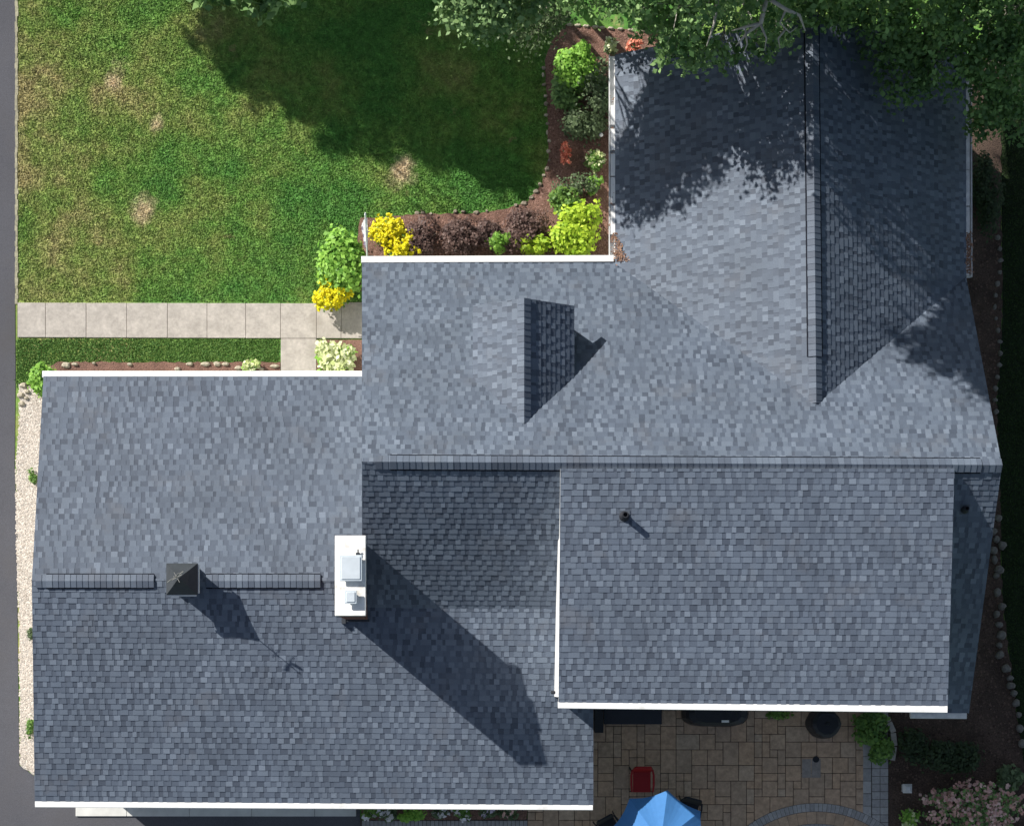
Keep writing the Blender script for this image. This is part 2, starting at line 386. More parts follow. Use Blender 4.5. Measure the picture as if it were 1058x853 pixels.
# patio field: pavers of mixed rectangles laid in a random pattern
def patio():
    sheet('patio_base', [(545, 700), (918, 700), (918, 1001), (372, 1001), (372, 845), (545, 845)], .025, M['joint'], .03)
    mb = MB(); mod = .205
    a = P(545, 1000, 0); b = P(893, 690, 0)
    nx = int((b.x - a.x) / mod); ny = int((b.y - a.y) / mod)
    used = np.zeros((nx + 1, ny + 1), bool); rs = random.Random(3)
    for j in range(ny):
        for i in range(nx):
            if used[i, j]: continue
            opts = [(2, 2), (2, 1), (1, 2), (2, 2), (1, 1), (2, 3), (3, 2)]; rs.shuffle(opts)
            for (w_, h_) in opts + [(1, 1)]:
                if i + w_ <= nx and j + h_ <= ny and not used[i:i + w_, j:j + h_].any(): break
            used[i:i + w_, j:j + h_] = True
            g = .007
            x0 = a.x + i * mod + g; x1 = a.x + (i + w_) * mod - g; y0 = a.y + j * mod + g; y1 = a.y + (j + h_) * mod - g
            if x1 < P(372, 0).x or (x0 < P(545, 0).x): pass
            mb.box(x0, x1, y0, y1, 0, .045 + rs.uniform(-.004, .004), rs.random(), bev=.008)
    o = mb.build('patio', M['paver']); o['kind'] = 'structure'
    # grey soldier borders, narrow walk of small grey pavers by the flower bed
    mb = MB()
    def rows(x0, x1, y0, y1, sx, sy, z):
        p = P(x0, y1, 0); q = P(x1, y0, 0)
        n = max(1, round((q.x - p.x) / sx)); m_ = max(1, round((q.y - p.y) / sy))
        dx = (q.x - p.x) / n; dy = (q.y - p.y) / m_
        for i in range(n):
            for j in range(m_):
                mb.box(p.x + i * dx + .005, p.x + (i + 1) * dx - .005, p.y + j * dy + .005, p.y + (j + 1) * dy - .005, 0, z + U(-.003, .003), U(0, 1), bev=.006)
    rows(891, 900, 690, 1000, .2, .33, .047); rows(900.5, 917.5, 690, 1000, .22, .2, .047)
    rows(374, 545, 847, 1000, .105, .21, .045)
    o = mb.build('paver_border', M['paver_grey']); o['kind'] = 'structure'
    mb = MB()
    a = P(828, 803, 0); 
    for (i, j) in ((0, 0), (1, 0)):
        mb.box(a.x + i * .25 + .005, a.x + (i + 1) * .25 - .005, a.y + j * .5 + .005, a.y + (j + 1) * .5 - .005, .0, .053, U(.2, .8), bev=.006)
    o = mb.build('grey_infill_pavers', mat('greyed_paver', (.28, .245, .22), .85, noise=(9, .2))); o['kind'] = 'structure'
    # circular inlay
    c = P(843, 949, 0)
    def ring(mbx, r0, r1, z, step, tn=None):
        n = int(2 * math.pi * r1 / step)
        for k in range(n):
            a0 = 2 * math.pi * k / n + .0015; a1 = 2 * math.pi * (k + 1) / n - .0015
            mbx.prism([(c.x + r0 * math.cos(a0), c.y + r0 * math.sin(a0)), (c.x + r1 * math.cos(a0), c.y + r1 * math.sin(a0)),
                       (c.x + r1 * math.cos(a1), c.y + r1 * math.sin(a1)), (c.x + r0 * math.cos(a1), c.y + r0 * math.sin(a1))], z + U(-.002, .002), .0, U(0, 1) if tn is None else tn)
    mb = MB(); ring(mb, 2.83, 3.04, .056, .115); ring(mb, 2.42, 2.50, .058, .11, .0)
    o = mb.build('circle_border', M['paver_grey']); o['kind'] = 'structure'
    mb = MB(); ring(mb, 2.51, 2.82, .056, .26); ring(mb, 1.9, 2.41, .056, .3); ring(mb, 1.3, 1.89, .056, .3)
    o = mb.build('circle_field', M['paver']); o['kind'] = 'structure'
    mb = MB()
    mb.prism([(c.x + 3.05 * math.cos(t * math.pi / 30), c.y + 3.05 * math.sin(t * math.pi / 30)) for t in range(60)], .051, 0)
    o = mb.build('circle_bedding', M['joint']); o['kind'] = 'structure'
patio()
sheet('flower_bed', [(372, 820), (546, 820), (544, 846), (374, 847)], .05, M['mulch'], .05, jag=.01)

# lawn blades
def inside(px, py, poly):
    r = np.zeros(len(px), bool); n = len(poly); j = n - 1
    for i in range(n):
        xi, yi = poly[i]; xj, yj = poly[j]
        c = ((yi > py) != (yj > py)) & (px < (xj - xi) * (py - yi) / (yj - yi + 1e-9) + xi)
        r ^= c; j = i
    return r
def blades(name, poly, n, m, hgt=(.012, .045), z0=.0):
    xsn = [p[0] for p in poly]; ysn = [p[1] for p in poly]
    px = RNG.uniform(min(xsn), max(xsn), n); py = RNG.uniform(min(ysn), max(ysn), n)
    k = inside(px + RNG.normal(0, .9, n), py + RNG.normal(0, .9, n), poly); px = px[k]; py = py[k]; n = len(px)
    x = (px - NX) * H / F; y = (NY - py) * H / F
    an = RNG.uniform(0, 2 * np.pi, n); h = RNG.uniform(*hgt, n); wd = RNG.uniform(.010, .026, n)
    le = RNG.uniform(.6, 2.2, n) * h; la = RNG.uniform(0, 2 * np.pi, n)
    v = np.empty((n, 3, 3))
    v[:, 0] = np.stack([x - wd * np.cos(an), y - wd * np.sin(an), np.full(n, z0)], 1)
    v[:, 1] = np.stack([x + wd * np.cos(an), y + wd * np.sin(an), np.full(n, z0)], 1)
    v[:, 2] = np.stack([x + le * np.cos(la), y + le * np.sin(la), z0 + h], 1)
    o = np_mesh(name, v.reshape(-1, 3), np.arange(n * 3).reshape(n, 3), RNG.uniform(0, 1, n), m)
    setp(o, kind='stuff'); return o
o = blades('lawn_grass', [(18, -40), (620, -40), (583, 24), (570, 40), (562, 62), (563, 90), (565, 120), (566, 165), (559, 190), (544, 207), (520, 216), (480, 220), (430, 220), (395, 224), (370, 224), (372, 312), (18, 312)], 260000, L['grass'])
setp(o, 'mown front lawn with dry straw patches and tree shade', 'grass')
o = blades('strip_grass', [(17, 350), (289, 350), (289, 374.5), (62, 375), (38, 384), (26, 400), (17, 398)], 30000, mat('verge_blade', (.05, .15, .026), .7, attr=True, color2=(.18, .30, .07), trans=.2))
setp(o, 'narrow strip of dark green grass between sidewalk and garage bed', 'grass')
o = blades('side_grass', [(1034, 100), (1100, 100), (1100, 900), (1066, 900), (1058, 790), (1046, 700), (1037, 620), (1034, 540), (1031, 420), (1037, 330)], 40000, mat('side_blade', (.018, .04, .010), .8, attr=True, color2=(.04, .075, .02), trans=.2), z0=.02)  # blade colour darkened too, carrying the east side's shade
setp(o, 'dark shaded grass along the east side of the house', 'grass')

def pebbles(name, poly, n, size, m, z, label, cat, flat=.6):
    xsn = [p[0] for p in poly]; ysn = [p[1] for p in poly]
    px = RNG.uniform(min(xsn), max(xsn), n); py = RNG.uniform(min(ysn), max(ysn), n)
    k = inside(px, py, poly); px = px[k]; py = py[k]; n = len(px)
    x = (px - NX) * H / F; y = (NY - py) * H / F
    base = np.array([[1, 0, 0], [0, 1, 0], [-1, 0, 0], [0, -1, 0], [.2, .1, 1.]])
    r = RNG.uniform(*size, n)[:, None, None] * RNG.uniform(.6, 1.3, (n, 5, 3))
    an = RNG.uniform(0, 6.28, n); ca, sa = np.cos(an)[:, None], np.sin(an)[:, None]
    v = base[None] * r; v[:, :, 2] *= flat
    vx = v[:, :, 0] * ca - v[:, :, 1] * sa; vy = v[:, :, 0] * sa + v[:, :, 1] * ca
    v = np.stack([vx + x[:, None], vy + y[:, None], v[:, :, 2] + z], 2)
    q = np.array([[0, 1, 4], [1, 2, 4], [2, 3, 4], [3, 0, 4]])
    f = (q[None] + (np.arange(n) * 5)[:, None, None]).reshape(-1, 3)
    o = np_mesh(name, v.reshape(-1, 3), f, np.repeat(RNG.uniform(0, 1, n), 4), m)
    setp(o, label, cat, kind='stuff'); return o
pebbles('gravel_pebbles', [(20, 400), (50, 400), (56, 800), (37, 800), (21, 789), (20, 650), (17, 560), (16.5, 480), (20, 440)], 16000, (.012, .030), M['pebble'], .05, 'pale pebbles filling the strip between driveway and garage', 'gravel')
bedpoly = [(372, 228), (395, 227), (430, 223), (480, 223), (520, 219), (547, 210), (562, 192), (569, 165), (568, 120), (566, 90), (565, 62), (574, 42), (586, 28), (620, 30), (650, 33), (692, 40), (660, 75), (640, 90), (640, 268), (372, 268)]
pebbles('bark_chips', bedpoly, 14000, (.012, .035), M['chip'], .035, 'loose brown bark chips in the front bed', 'mulch', .4)
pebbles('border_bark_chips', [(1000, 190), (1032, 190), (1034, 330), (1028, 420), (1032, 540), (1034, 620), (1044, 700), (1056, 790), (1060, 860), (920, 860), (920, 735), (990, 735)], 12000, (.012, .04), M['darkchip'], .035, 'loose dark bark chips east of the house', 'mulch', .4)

# ------------------------------------------------------------------ the house
house = empty('house', P(515, 560, 0), 'grey shingled house with attached garage, north wing and white gutters', 'house')
def hp(mb, name, m, parent=None, smooth=False):
    o = mb.build(name, m, smooth=smooth)
    if parent is None: world_part(o, house)
    else:
        o.parent = parent
        if parent.type == 'EMPTY': o.matrix_parent_inverse = Matrix.Translation(house.location).inverted()
    return o

ZR = 6.35
r0 = P(374, 477, ZR); r1 = P(1035, 480.5, ZR)
eL = P(374, 271, 2.8)
MF = Plane(r0, r1, eL)
mrE = P(1000, 736, 2.6)
MR = Plane(r0, r1, P(1000, 736, 2.6))
J = MR.hit(476, 628)
GR = Plane(P(36, 827, 3.1), P(613, 831, 3.1), J)
ga = GR.hit(33, 600); gb = GR.hit(360, 600); zg = (ga.z + gb.z) / 2
GF = Plane(ga, gb, P(45, 389, 3.1))
SHP = Plane(P(578, 486, ZR + .04), P(988, 487, ZR + .04), P(576, 726, 5.6))
we = MF.hit(843, 418); wn_y = P(636, 57, 2.8).y
wl0 = P(636, 268, 2.8)
wrn = Vector((P(839, 0, we.z).x, wn_y, we.z))
WL = Plane(we, wrn, wl0)
wr0 = MF.hit(998, 286)
WR = Plane(we, wrn, wr0)

def clip(poly, a, b, c):          # keep a*x+b*y<=c
    out = []
    for i in range(len(poly)):
        p, q = poly[i - 1], poly[i]
        dp = a * p[0] + b * p[1] - c; dq = a * q[0] + b * q[1] - c
        if (dp <= 0) != (dq <= 0):
            t = dp / (dp - dq); out.append((p[0] + (q[0] - p[0]) * t, p[1] + (q[1] - p[1]) * t))
        if dq <= 0: out.append(q)
    return out
def area(p): return abs(sum(p[i - 1][0] * p[i][1] - p[i][0] * p[i - 1][1] for i in range(len(p)))) / 2

def shingle(mb, deck, poly, pl, exp_=.1365, rs=None, thick=.15, h0=.018, lat=None):
    n = pl.n; u = Vector((0, 0, 1)).cross(n).normalized(); v = n.cross(u).normalized()
    if v.z < 0: v = -v; u = -u
    o = pl.p; rs = rs or random.Random(len(mb.f) + 5)
    p2 = [((q - o).dot(u), (q - o).dot(v)) for q in poly]
    vmin = min(q[1] for q in p2); vmax = max(q[1] for q in p2)
    k = 0; v0 = vmin
    while v0 < vmax - 1e-4:
        v1 = min(v0 + exp_, vmax + .001)
        row = clip(clip(p2, 0, -1, -v0), 0, 1, v1)
        if len(row) >= 3 and area(row) > 1e-5:
            uu = min(q[0] for q in row) - rs.uniform(0, .25); um = max(q[0] for q in row)
            tab = rs.random() < .5
            while uu < um:
                wd = rs.choice((.10, .12, .13, .14, .16, .20, .26)) if tab else rs.choice((.07, .09, .11, .14, .18))
                cell = clip(clip(row, -1, 0, -uu), 1, 0, uu + wd)
                if len(cell) >= 3 and area(cell) > 1e-5:
                    r = rs.random()
                    if tab:
                        tone = rs.uniform(.84, 1.0) if (r < .25 and wd < .19) else rs.uniform(.60, .80) if r < .80 else rs.uniform(.42, .58)
                        ex = .005
                    else:
                        tone = rs.uniform(.0, .20) if r < .30 else rs.uniform(.28, .48); ex = 0
                    bse = len(mb.v); m_ = len(cell)
                    for q in cell:
                        h = h0 * .25 + (h0 * .55) * (1 - (q[1] - v0) / exp_) + ex
                        mb.v.append(tuple(o + u * q[0] + v * q[1] + n * h))
                    for q in cell: mb.v.append(tuple(o + u * q[0] + v * q[1] - n * .004))
                    ar = sum(cell[i - 1][0] * cell[i][1] - cell[i][0] * cell[i - 1][1] for i in range(m_))
                    top = tuple(range(bse, bse + m_))
                    mb.f.append(top if ar > 0 else top[::-1]); mb.t.append(tone)
                    for i in range(m_):
                        i2 = (i + 1) % m_
                        mb.f.append((bse + i, bse + m_ + i, bse + m_ + i2, bse + i2)); mb.t.append(tone * .6)
                uu += wd; tab = not tab
        v0 += exp_; k += 1
    # deck slab under the shingles
    i = len(deck.v); m_ = len(poly)
    for q in poly: deck.v.append(tuple(q - n * .006))
    for q in poly: deck.v.append((q.x, q.y, q.z - thick))
    deck.f += [tuple(range(i, i + m_)), tuple(range(i + m_, i + 2 * m_))[::-1]]; deck.t += [.5, .5]
    for k in range(m_):
        a, b = i + k, i + (k + 1) % m_
        deck.f.append((a, a + m_, b + m_, b)); deck.t.append(.5)

def on(pl, *pp): return [pl.hit(x, y) for x, y in pp]
def roof(name, specs, label=None):
    mb = MB(); dk = MB()
    for poly, pl in specs: shingle(mb, dk, poly, pl)
    o = hp(mb, name, M['shingle'])
    hp(dk, 'roof_deck', M['siding'], o)
    if label: o['label'] = label
    return o
wtip = we
VY = Vector((0, .14, 0))
right_mr = on(MR, (930, 480), (1035, 480.5), (1001, 736), (930, 735.3))
main_roof = roof('main_roof', [
    ([MF.hit(374, 271), MF.hit(634, 270), wtip, MF.hit(998, 286), r1, r0], MF),
    (on(MR, (374, 477), (590, 478), (590, 630), (374, 627)), MR),
    (right_mr, MR)])
yJ = 628
garage_roof = roof('garage_roof', [
    (on(GF, (45, 389), (376, 389), (392, 560), (392, 600), (33, 600)), GF),
    (on(GR, (33, 600), (392, 600), (392, 622), (613, 624), (613, 831), (36, 827)), GR)])
wln = Vector((wl0.x, wn_y, 2.8)); wrn_e = Vector((wr0.x, wn_y, WR.z(wr0.x, wn_y)))
wing_roof = roof('wing_roof', [([wl0 - VY, wtip - VY, wrn, wln], WL), ([wr0 - VY * .3, wrn_e, wrn, wtip - VY * .3], WR)])
shed_roof = roof('shed_roof', [(on(SHP, (579, 484), (986, 484), (979, 729), (577, 725)), SHP)])
# dormer
dA = MF.hit(541.5, 437); dz = dA.z
dR = MF.hit(593, 390)
dFy = P(541, 308, dz).y
dF = Vector((dA.x, dFy, dz)); dRf = Vector((dR.x, dFy, dR.z))
DR = Plane(dA, dF, dRf)
xl = 2 * dA.x - dR.x
dLf = Vector((xl, dFy, dR.z)); DL = Plane(dA, dF, dLf)
dL = Vector((xl, dR.y, dR.z))
dL.y = dR.y
dormer = roof('dormer_roof', [([dA, dR, dRf, dF], DR), ([dA, dF, dLf, dL], DL)])
mb = MB()
fy = dFy - .22
def tri(mb, x0, x1, xm, z0, zb, zm, y):
    mb.face([(x0, y, z0), (x1, y, z0), (x1, y, zb), (xm, y, zm), (x0, y, zb)])
wz = MF.z(dA.x, fy) - .1
mb.face([(xl + .15, fy, wz), (xl + .15, fy, dR.z - .05), (dA.x, fy, dz - .14), (dR.x - .15, fy, dR.z - .05), (dR.x - .15, fy, wz)])
for x in (xl + .15, dR.x - .15):
    mb.face([(x, fy, wz), (x, fy, dR.z - .05), (x, dR.y + .0, dR.z - .05), (x, dR.y, dR.z - .3)])
hp(mb, 'dormer_wall', M['siding'], dormer)
mb = MB(); 
for k in range(6): mb.box(dA.x - .28, dA.x + .28, fy + .002, fy + .03, wz + .32 + k * .07, wz + .36 + k * .07)
hp(mb, 'dormer_louver', M['white'], dormer)

# ridge caps and raised ridge vents
def ridge(a, b, pa, pb, vent=True, name='ridge_vent', hw=.155, parent=None):
    """a,b on ridge; pa,pb the two roof planes either side"""
    d = (b - a); Ln = d.length; d.normalize()
    side = d.cross(Vector((0, 0, 1))).normalized()
    lift = .046 if vent else .036
    def pt(t, s_, extra=0):
        q = a + d * t + side * s_
        z = min(pa.z(q.x, q.y), pb.z(q.x, q.y)) if s_ else a.z + (b.z - a.z) * t / Ln
        return Vector((q.x, q.y, z + lift + extra))
    mb = MB(); t = 0
    while t < Ln:
        e = min(Ln, t + .142)
        tone = random.choice((U(.15, .3), U(.3, .5), U(.4, .6), U(.4, .6), U(.62, .8)))
        h1, h2 = .004, .014
        w_ = hw + U(-.004, .004)
        L_ = [pt(t, -w_, h1), pt(t, 0, h1), pt(t, w_, h1), pt(e + .004, w_, h2), pt(e + .004, 0, h2), pt(e + .004, -w_, h2)]
        i = len(mb.v); mb.v += [tuple(q) for q in L_] + [(q.x, q.y, q.z - .012) for q in L_]
        for f in ((0, 1, 4, 5), (1, 2, 3, 4), (5, 4, 10, 11), (4, 3, 9, 10), (0, 5, 11, 6), (3, 2, 8, 9), (0, 6, 7, 1), (1, 7, 8, 2)):
            mb.f.append(tuple(i + k for k in f)); mb.t.append(tone)
        t = e
    par = parent
    o = hp(mb, name if vent else 'ridge_cap', M['shingle'], par)
    if vent:
        mb = MB(); w2 = hw + .026
        A = [pt(-.0, -w2, -.002), pt(0, 0, -.002), pt(0, w2, -.002)]; B = [pt(Ln - .01, -w2, -.002), pt(Ln - .01, 0, -.002), pt(Ln - .01, w2, -.002)]
        i = len(mb.v); mb.v += [tuple(q) for q in A + B] + [(q.x, q.y, q.z - .075) for q in A + B]
        for f in ((0, 1, 4, 3), (1, 2, 5, 4), (0, 3, 9, 6), (2, 8, 11, 5), (3, 4, 10, 9), (4, 5, 11, 10), (0, 6, 7, 1), (1, 7, 8, 2)):
            mb.f.append(tuple(i + k for k in f)); mb.t.append(.5)
        hp(mb, 'vent_baffle', M['ventbase'], o)
    return o
def rl(px, t0, t1): return t0 + (t1 - t0) * px
def on_ridge(a, b, px=None, py=None):
    # point on the segment a-b that projects to px (or py)
    best = None
    pa = ((a.x) * F / (H - a.z) + NX, NY - a.y * F / (H - a.z)); pb = ((b.x) * F / (H - b.z) + NX, NY - b.y * F / (H - b.z))
    t = (px - pa[0]) / (pb[0] - pa[0]) if px is not None else (py - pa[1]) / (pb[1] - pa[1])
    return a + (b - a) * t
ridge(on_ridge(r0, r1, 388), on_ridge(r0, r1, 403), MF, MR, False)
ridge(on_ridge(r0, r1, 403), on_ridge(r0, r1, 1014), MF, SHP if False else MR)
ridge(on_ridge(r0, r1, 1015), on_ridge(r0, r1, 1035), MF, MR, False)
ridge(on_ridge(ga, gb, 37), on_ridge(ga, gb, 48), GF, GR, False)
ridge(on_ridge(ga, gb, 48), on_ridge(ga, gb, 159), GF, GR)
ridge(on_ridge(ga, gb, 213), on_ridge(ga, gb, 331), GF, GR)
ridge(on_ridge(wrn, we, py=12), on_ridge(wrn, we, py=368), WL, WR)
ridge(on_ridge(wrn, we, py=369), on_ridge(wrn, we, py=416), WL, WR, False)
# dormer ridge caps (flat)
ridge(dF, dA, DL, DR, False, parent=dormer)

# gutters
def gutter(a, b, out, wd=.155, m='white', open_=False, hgt=.11, name='gutter', drop=.01):
    """a,b: eave end points; out: horizontal outward unit vector"""
    mb = MB(); o = Vector(out)
    a = a - Vector((0, 0, drop)); b = b - Vector((0, 0, drop))
    def sec(p):
        z = Vector((0, 0, 1))
        if open_:
            t = .012
            prof = [(0, 0), (0, -hgt), (wd * .75, -hgt), (wd, -hgt * .35), (wd, 0), (wd - t * 1.6, 0), (wd - t, -hgt * .35), (wd * .72, -hgt + t), (t, -hgt + t), (t, 0)]
        else:
            prof = [(0, 0), (0, -hgt), (wd * .75, -hgt), (wd, -hgt * .35), (wd, -.008), (wd - .008, 0), (wd * .5, .006)]
        return [p + o * x + z * y for x, y in prof]
    n = max(1, int((b - a).length / 3.0)); rings = [sec(a + (b - a) * k / n) for k in range(n + 1)]
    mb.loft(rings)
    return hp(mb, name, M[m])
N = (0, 1, 0); S_ = (0, -1, 0)
gutter(P(374, 271, 2.84) + Vector((-.02, 0, 0)), P(634, 270, 2.84), N)
gutter(P(43.5, 389.5, 3.12), P(374, 389.5, 3.12), N)
gutter(P(36, 827, 3.12), P(612.5, 830, 3.12), S_)
gutter(P(576.5, 724.5, 5.62), P(979, 729, 5.62), S_)
gutter(P(941, 735.3, 2.62), P(999, 735.8, 2.62), S_, m='dullwhite')
gl = gutter(Vector((wl0.x, wn_y, 2.82)), Vector((wl0.x, wl0.y - .0, 2.82)), (-1, 0, 0), wd=.165, open_=True)
gr = gutter(Vector((wr0.x, wn_y, WR.z(wr0.x, wn_y) + .02)), Vector((wr0.x, wr0.y, wr0.z + .02)), (1, 0, 0), open_=True, m='dullwhite')
# screens in the wing gutters, broken by leaf litter
mb = MB()
y = wn_y - .2
while y > P(0, 240, 2.8).y:
    l_ = U(.25, 1.3)
    if U(0, 1) < .95: mb.box(wl0.x - .125, wl0.x - .012, y - l_, y, 2.76, 2.815 + U(0, .008))
    y -= l_ + U(.02, .12)
hp(mb, 'gutter_guard', M['white'], gl)
mb = MB()
y = P(0, 88, 2.8).y
while y > P(0, 262, 2.8).y:
    l_ = U(.4, 1.5); mb.box(wr0.x + .012, wr0.x + .10, y - l_, y, wr0.z - .09, wr0.z - .02); y -= l_ + U(.01, .06)
hp(mb, 'gutter_guard', M['dullwhite'], gr)
def litter(name, pts, n, spread, size, parent):
    i = RNG.integers(0, len(pts), n); c = np.array([tuple(p) for p in pts])[i] + RNG.normal(size=(n, 3)) * np.array(spread)
    v, f = leaf_arrays(c, size, .8)
    o = np_mesh(name, v, f, RNG.uniform(0, 1, n), M['debris'])
    return o
pts = [Vector((wl0.x - .07, y_, 2.81)) for y_ in np.linspace(wn_y - 1, wl0.y, 200)]
o = litter('leaf_litter', pts, 120, (.03, .05, .005), .05, None); setp(o, 'brown leaf litter caught in the west gutter of the wing', 'leaf litter', kind='stuff')
def surf(x, y_):
    q = MF.hit(x, y_); q.z = max(q.z, WL.z(q.x, q.y)) + .05; return q
pts = [surf(x, y_) for x, y_ in ((636, 262), (638, 266), (641, 268), (637, 255), (645, 269), (640, 260), (634, 250))]
o = litter('leaf_litter', pts, 330, (.05, .06, .012), .05, None); setp(o, 'small brown heap of leaves in the valley corner beside the front gutter', 'leaf litter', kind='stuff')
pts = [Vector((wr0.x + .06, P(0, y_, 2.8).y, wr0.z + .0)) for y_ in np.linspace(245, 283, 30)]
o = litter('leaf_litter', pts, 240, (.05, .06, .02), .06, None); setp(o, 'dark leaf litter at the lower end of the east gutter', 'leaf litter', kind='stuff')

# walls
mb = MB()
def wall(pts, zb=0.0):
    for a, b in zip(pts, pts[1:]): mb.face([(a[0], a[1], zb if len(a) < 4 else a[3]), (b[0], b[1], zb if len(b) < 4 else b[3]), (b[0], b[1], b[2]), (a[0], a[1], a[2])])
gx0 = ga.x + .3; gx1 = P(613, 831, 3.1).x - .12
gy0 = P(36, 827, 3.1).y + .38; gy1 = P(45, 389, 3.1).y - .38; gyr = ga.y
d_ = .17
wall([(gx0, gy1, GF.z(gx0, gy1) - d_), (gx0, gyr, zg - d_), (gx0, gy0, GR.z(gx0, gy0) - d_), (gx1, gy0, GR.z(gx1, gy0) - d_), (gx1, J.y, GR.z(gx1, J.y) - d_)])
mx0 = r0.x + .1; my1 = eL.y - .38
wall([(gx0, gy1, GF.z(gx0, gy1) - d_), (mx0, gy1, GF.z(mx0, gy1) - d_)])
wall([(mx0, my1, MF.z(mx0, my1) - d_), (mx0, r0.y, ZR - d_), (mx0, J.y, MR.z(mx0, J.y) - d_)])
wx0 = wl0.x + .38; wx1 = wr0.x - .38; wy1 = wn_y - .3
wall([(mx0, my1, MF.z(mx0, my1) - d_), (wx0, my1, 2.8 - .1), (wx0, wy1, WL.z(wx0, wy1) - d_), (we.x, wy1, we.z - d_), (wx1, wy1, WR.z(wx1, wy1) - d_), (wx1, wr0.y - .1, WR.z(wx1, wr0.y) - .2)])
ex = r1.x - .75; my0 = P(1000, 736, 2.6).y + .35
wall([(ex - .1, wr0.y - .1, MF.z(ex, wr0.y - .1) - d_), (ex, r1.y, ZR - d_), (ex, my0, MR.z(ex, my0) - d_)])
wall([(wx1, wr0.y - .1, 2.75), (ex - .1, wr0.y - .1, 2.75)])
sx0 = P(577.5, 600, 6).x + .0; sx1 = P(980, 700, 5.7).x - .05; sy0 = P(577, 725, 5.6).y + .1
# cheek walls of the raised rear section and its south wall
sxl_top = SHP.hit(579, 486); 
cx = P(577, 725, 5.6).x + .025
wall([(cx, r0.y - .05, SHP.z(cx, r0.y) - .13), (cx, sy0, SHP.z(cx, sy0) - .13)], 2.6)
wall([(cx, sy0, SHP.z(cx, sy0) - .13), (sx1, sy0, SHP.z(sx1, sy0) - .13)])
wall([(sx1, sy0, SHP.z(sx1, sy0) - .13), (sx1, r0.y - .05, SHP.z(sx1, r0.y) - .13)], 2.4)
wall([(sx1, my0, 2.6), (ex, my0, MR.z(ex, my0) - d_)])
hp(mb, 'wall', M['siding'])
mbt = MB(); y_a = P(0, 560, 4.9).y; y_b = sy0 + .02
def tq(y_, w_): 
    return [(cx - .012 - w_, y_, GR.z(cx, y_) + .02), (cx - .012, y_, GR.z(cx, y_) + .02), (cx - .012, y_, SHP.z(cx, y_) - .03), (cx - .012 - w_, y_, SHP.z(cx, y_) - .03)]
mbt.loft([tq(y_a, .012), tq((y_a + y_b) / 2, .028), tq(y_b, .05)])
hp(mbt, 'rake_trim', M['white'])
# garage doors, doors, windows
for k, (x0, x1) in enumerate(((-10.2, -7.7), (-7.2, -4.7))):
    mb = MB()
    for j in range(5): mb.box(x0, x1, gy0 - .05, gy0 - .004, .06 + j * .44, .06 + j * .44 + .425)
    hp(mb, 'garage_door', M['gdoor'])
def window(x, y, z, wd, ht, nrm):
    mb = MB(); gl_ = MB()
    if abs(nrm[1]) > 0:
        s = nrm[1]; ys = sorted((y + s * .005, y + s * .05)); yg = sorted((y + s * .006, y + s * .02))
        for (a, b, c, d) in ((x - wd / 2, x + wd / 2, z, z + .07), (x - wd / 2, x + wd / 2, z + ht - .07, z + ht), (x - wd / 2, x - wd / 2 + .06, z + .07, z + ht - .07), (x + wd / 2 - .06, x + wd / 2, z + .07, z + ht - .07), (x - wd / 2 + .06, x + wd / 2 - .06, z + ht / 2 - .02, z + ht / 2 + .02)):
            mb.box(a, b, ys[0], ys[1], c, d)
        gl_.box(x - wd / 2 + .06, x + wd / 2 - .06, yg[0], yg[1], z + .07, z + ht - .07)
    else:
        s = nrm[0]; xs_ = sorted((x + s * .005, x + s * .05)); xg = sorted((x + s * .006, x + s * .02))
        for (a, b, c, d) in ((y - wd / 2, y + wd / 2, z, z + .07), (y - wd / 2, y + wd / 2, z + ht - .07, z + ht), (y - wd / 2, y - wd / 2 + .06, z + .07, z + ht - .07), (y + wd / 2 - .06, y + wd / 2, z + .07, z + ht - .07), (y - wd / 2 + .06, y + wd / 2 - .06, z + ht / 2 - .02, z + ht / 2 + .02)):
            mb.box(xs_[0], xs_[1], a, b, c, d)
        gl_.box(xg[0], xg[1], y - wd / 2 + .06, y + wd / 2 - .06, z + .07, z + ht - .07)
    o = hp(mb, 'window', M['white']); hp(gl_, 'pane', M['glass'], o)
for x in (3.4, 6.2, 9.0): window(x, sy0, 3.9, 1.1, 1.1, (0, -1))
for x in (4.0, 8.6): window(x, sy0, .9, 1.5, 1.3, (0, -1))
window(0.2, my1, .9, 1.6, 1.3, (0, 1)); window(-8, gy1, 1.1, 1.1, 1.1, (0, 1)); window(wx0, 12.6, .9, 1.4, 1.2, (-1, 0)); window(ex, 2.5, .9, 1.1, 1.2, (1, 0))

# chimney
ca = P(346, 636, 6.75); cb = P(378, 553, 6.75)
ch = empty('chimney', (0, 0, 0), None, None); ch.parent = house; ch.location = Vector(((ca.x + cb.x) / 2, (ca.y + cb.y) / 2, 3.5)) - house.location
def chp(mb, name, m, sm=False):
    o = mb.build(name, m, smooth=sm); o.parent = ch; o.matrix_parent_inverse = Matrix.Translation(house.location + ch.location).inverted(); return o
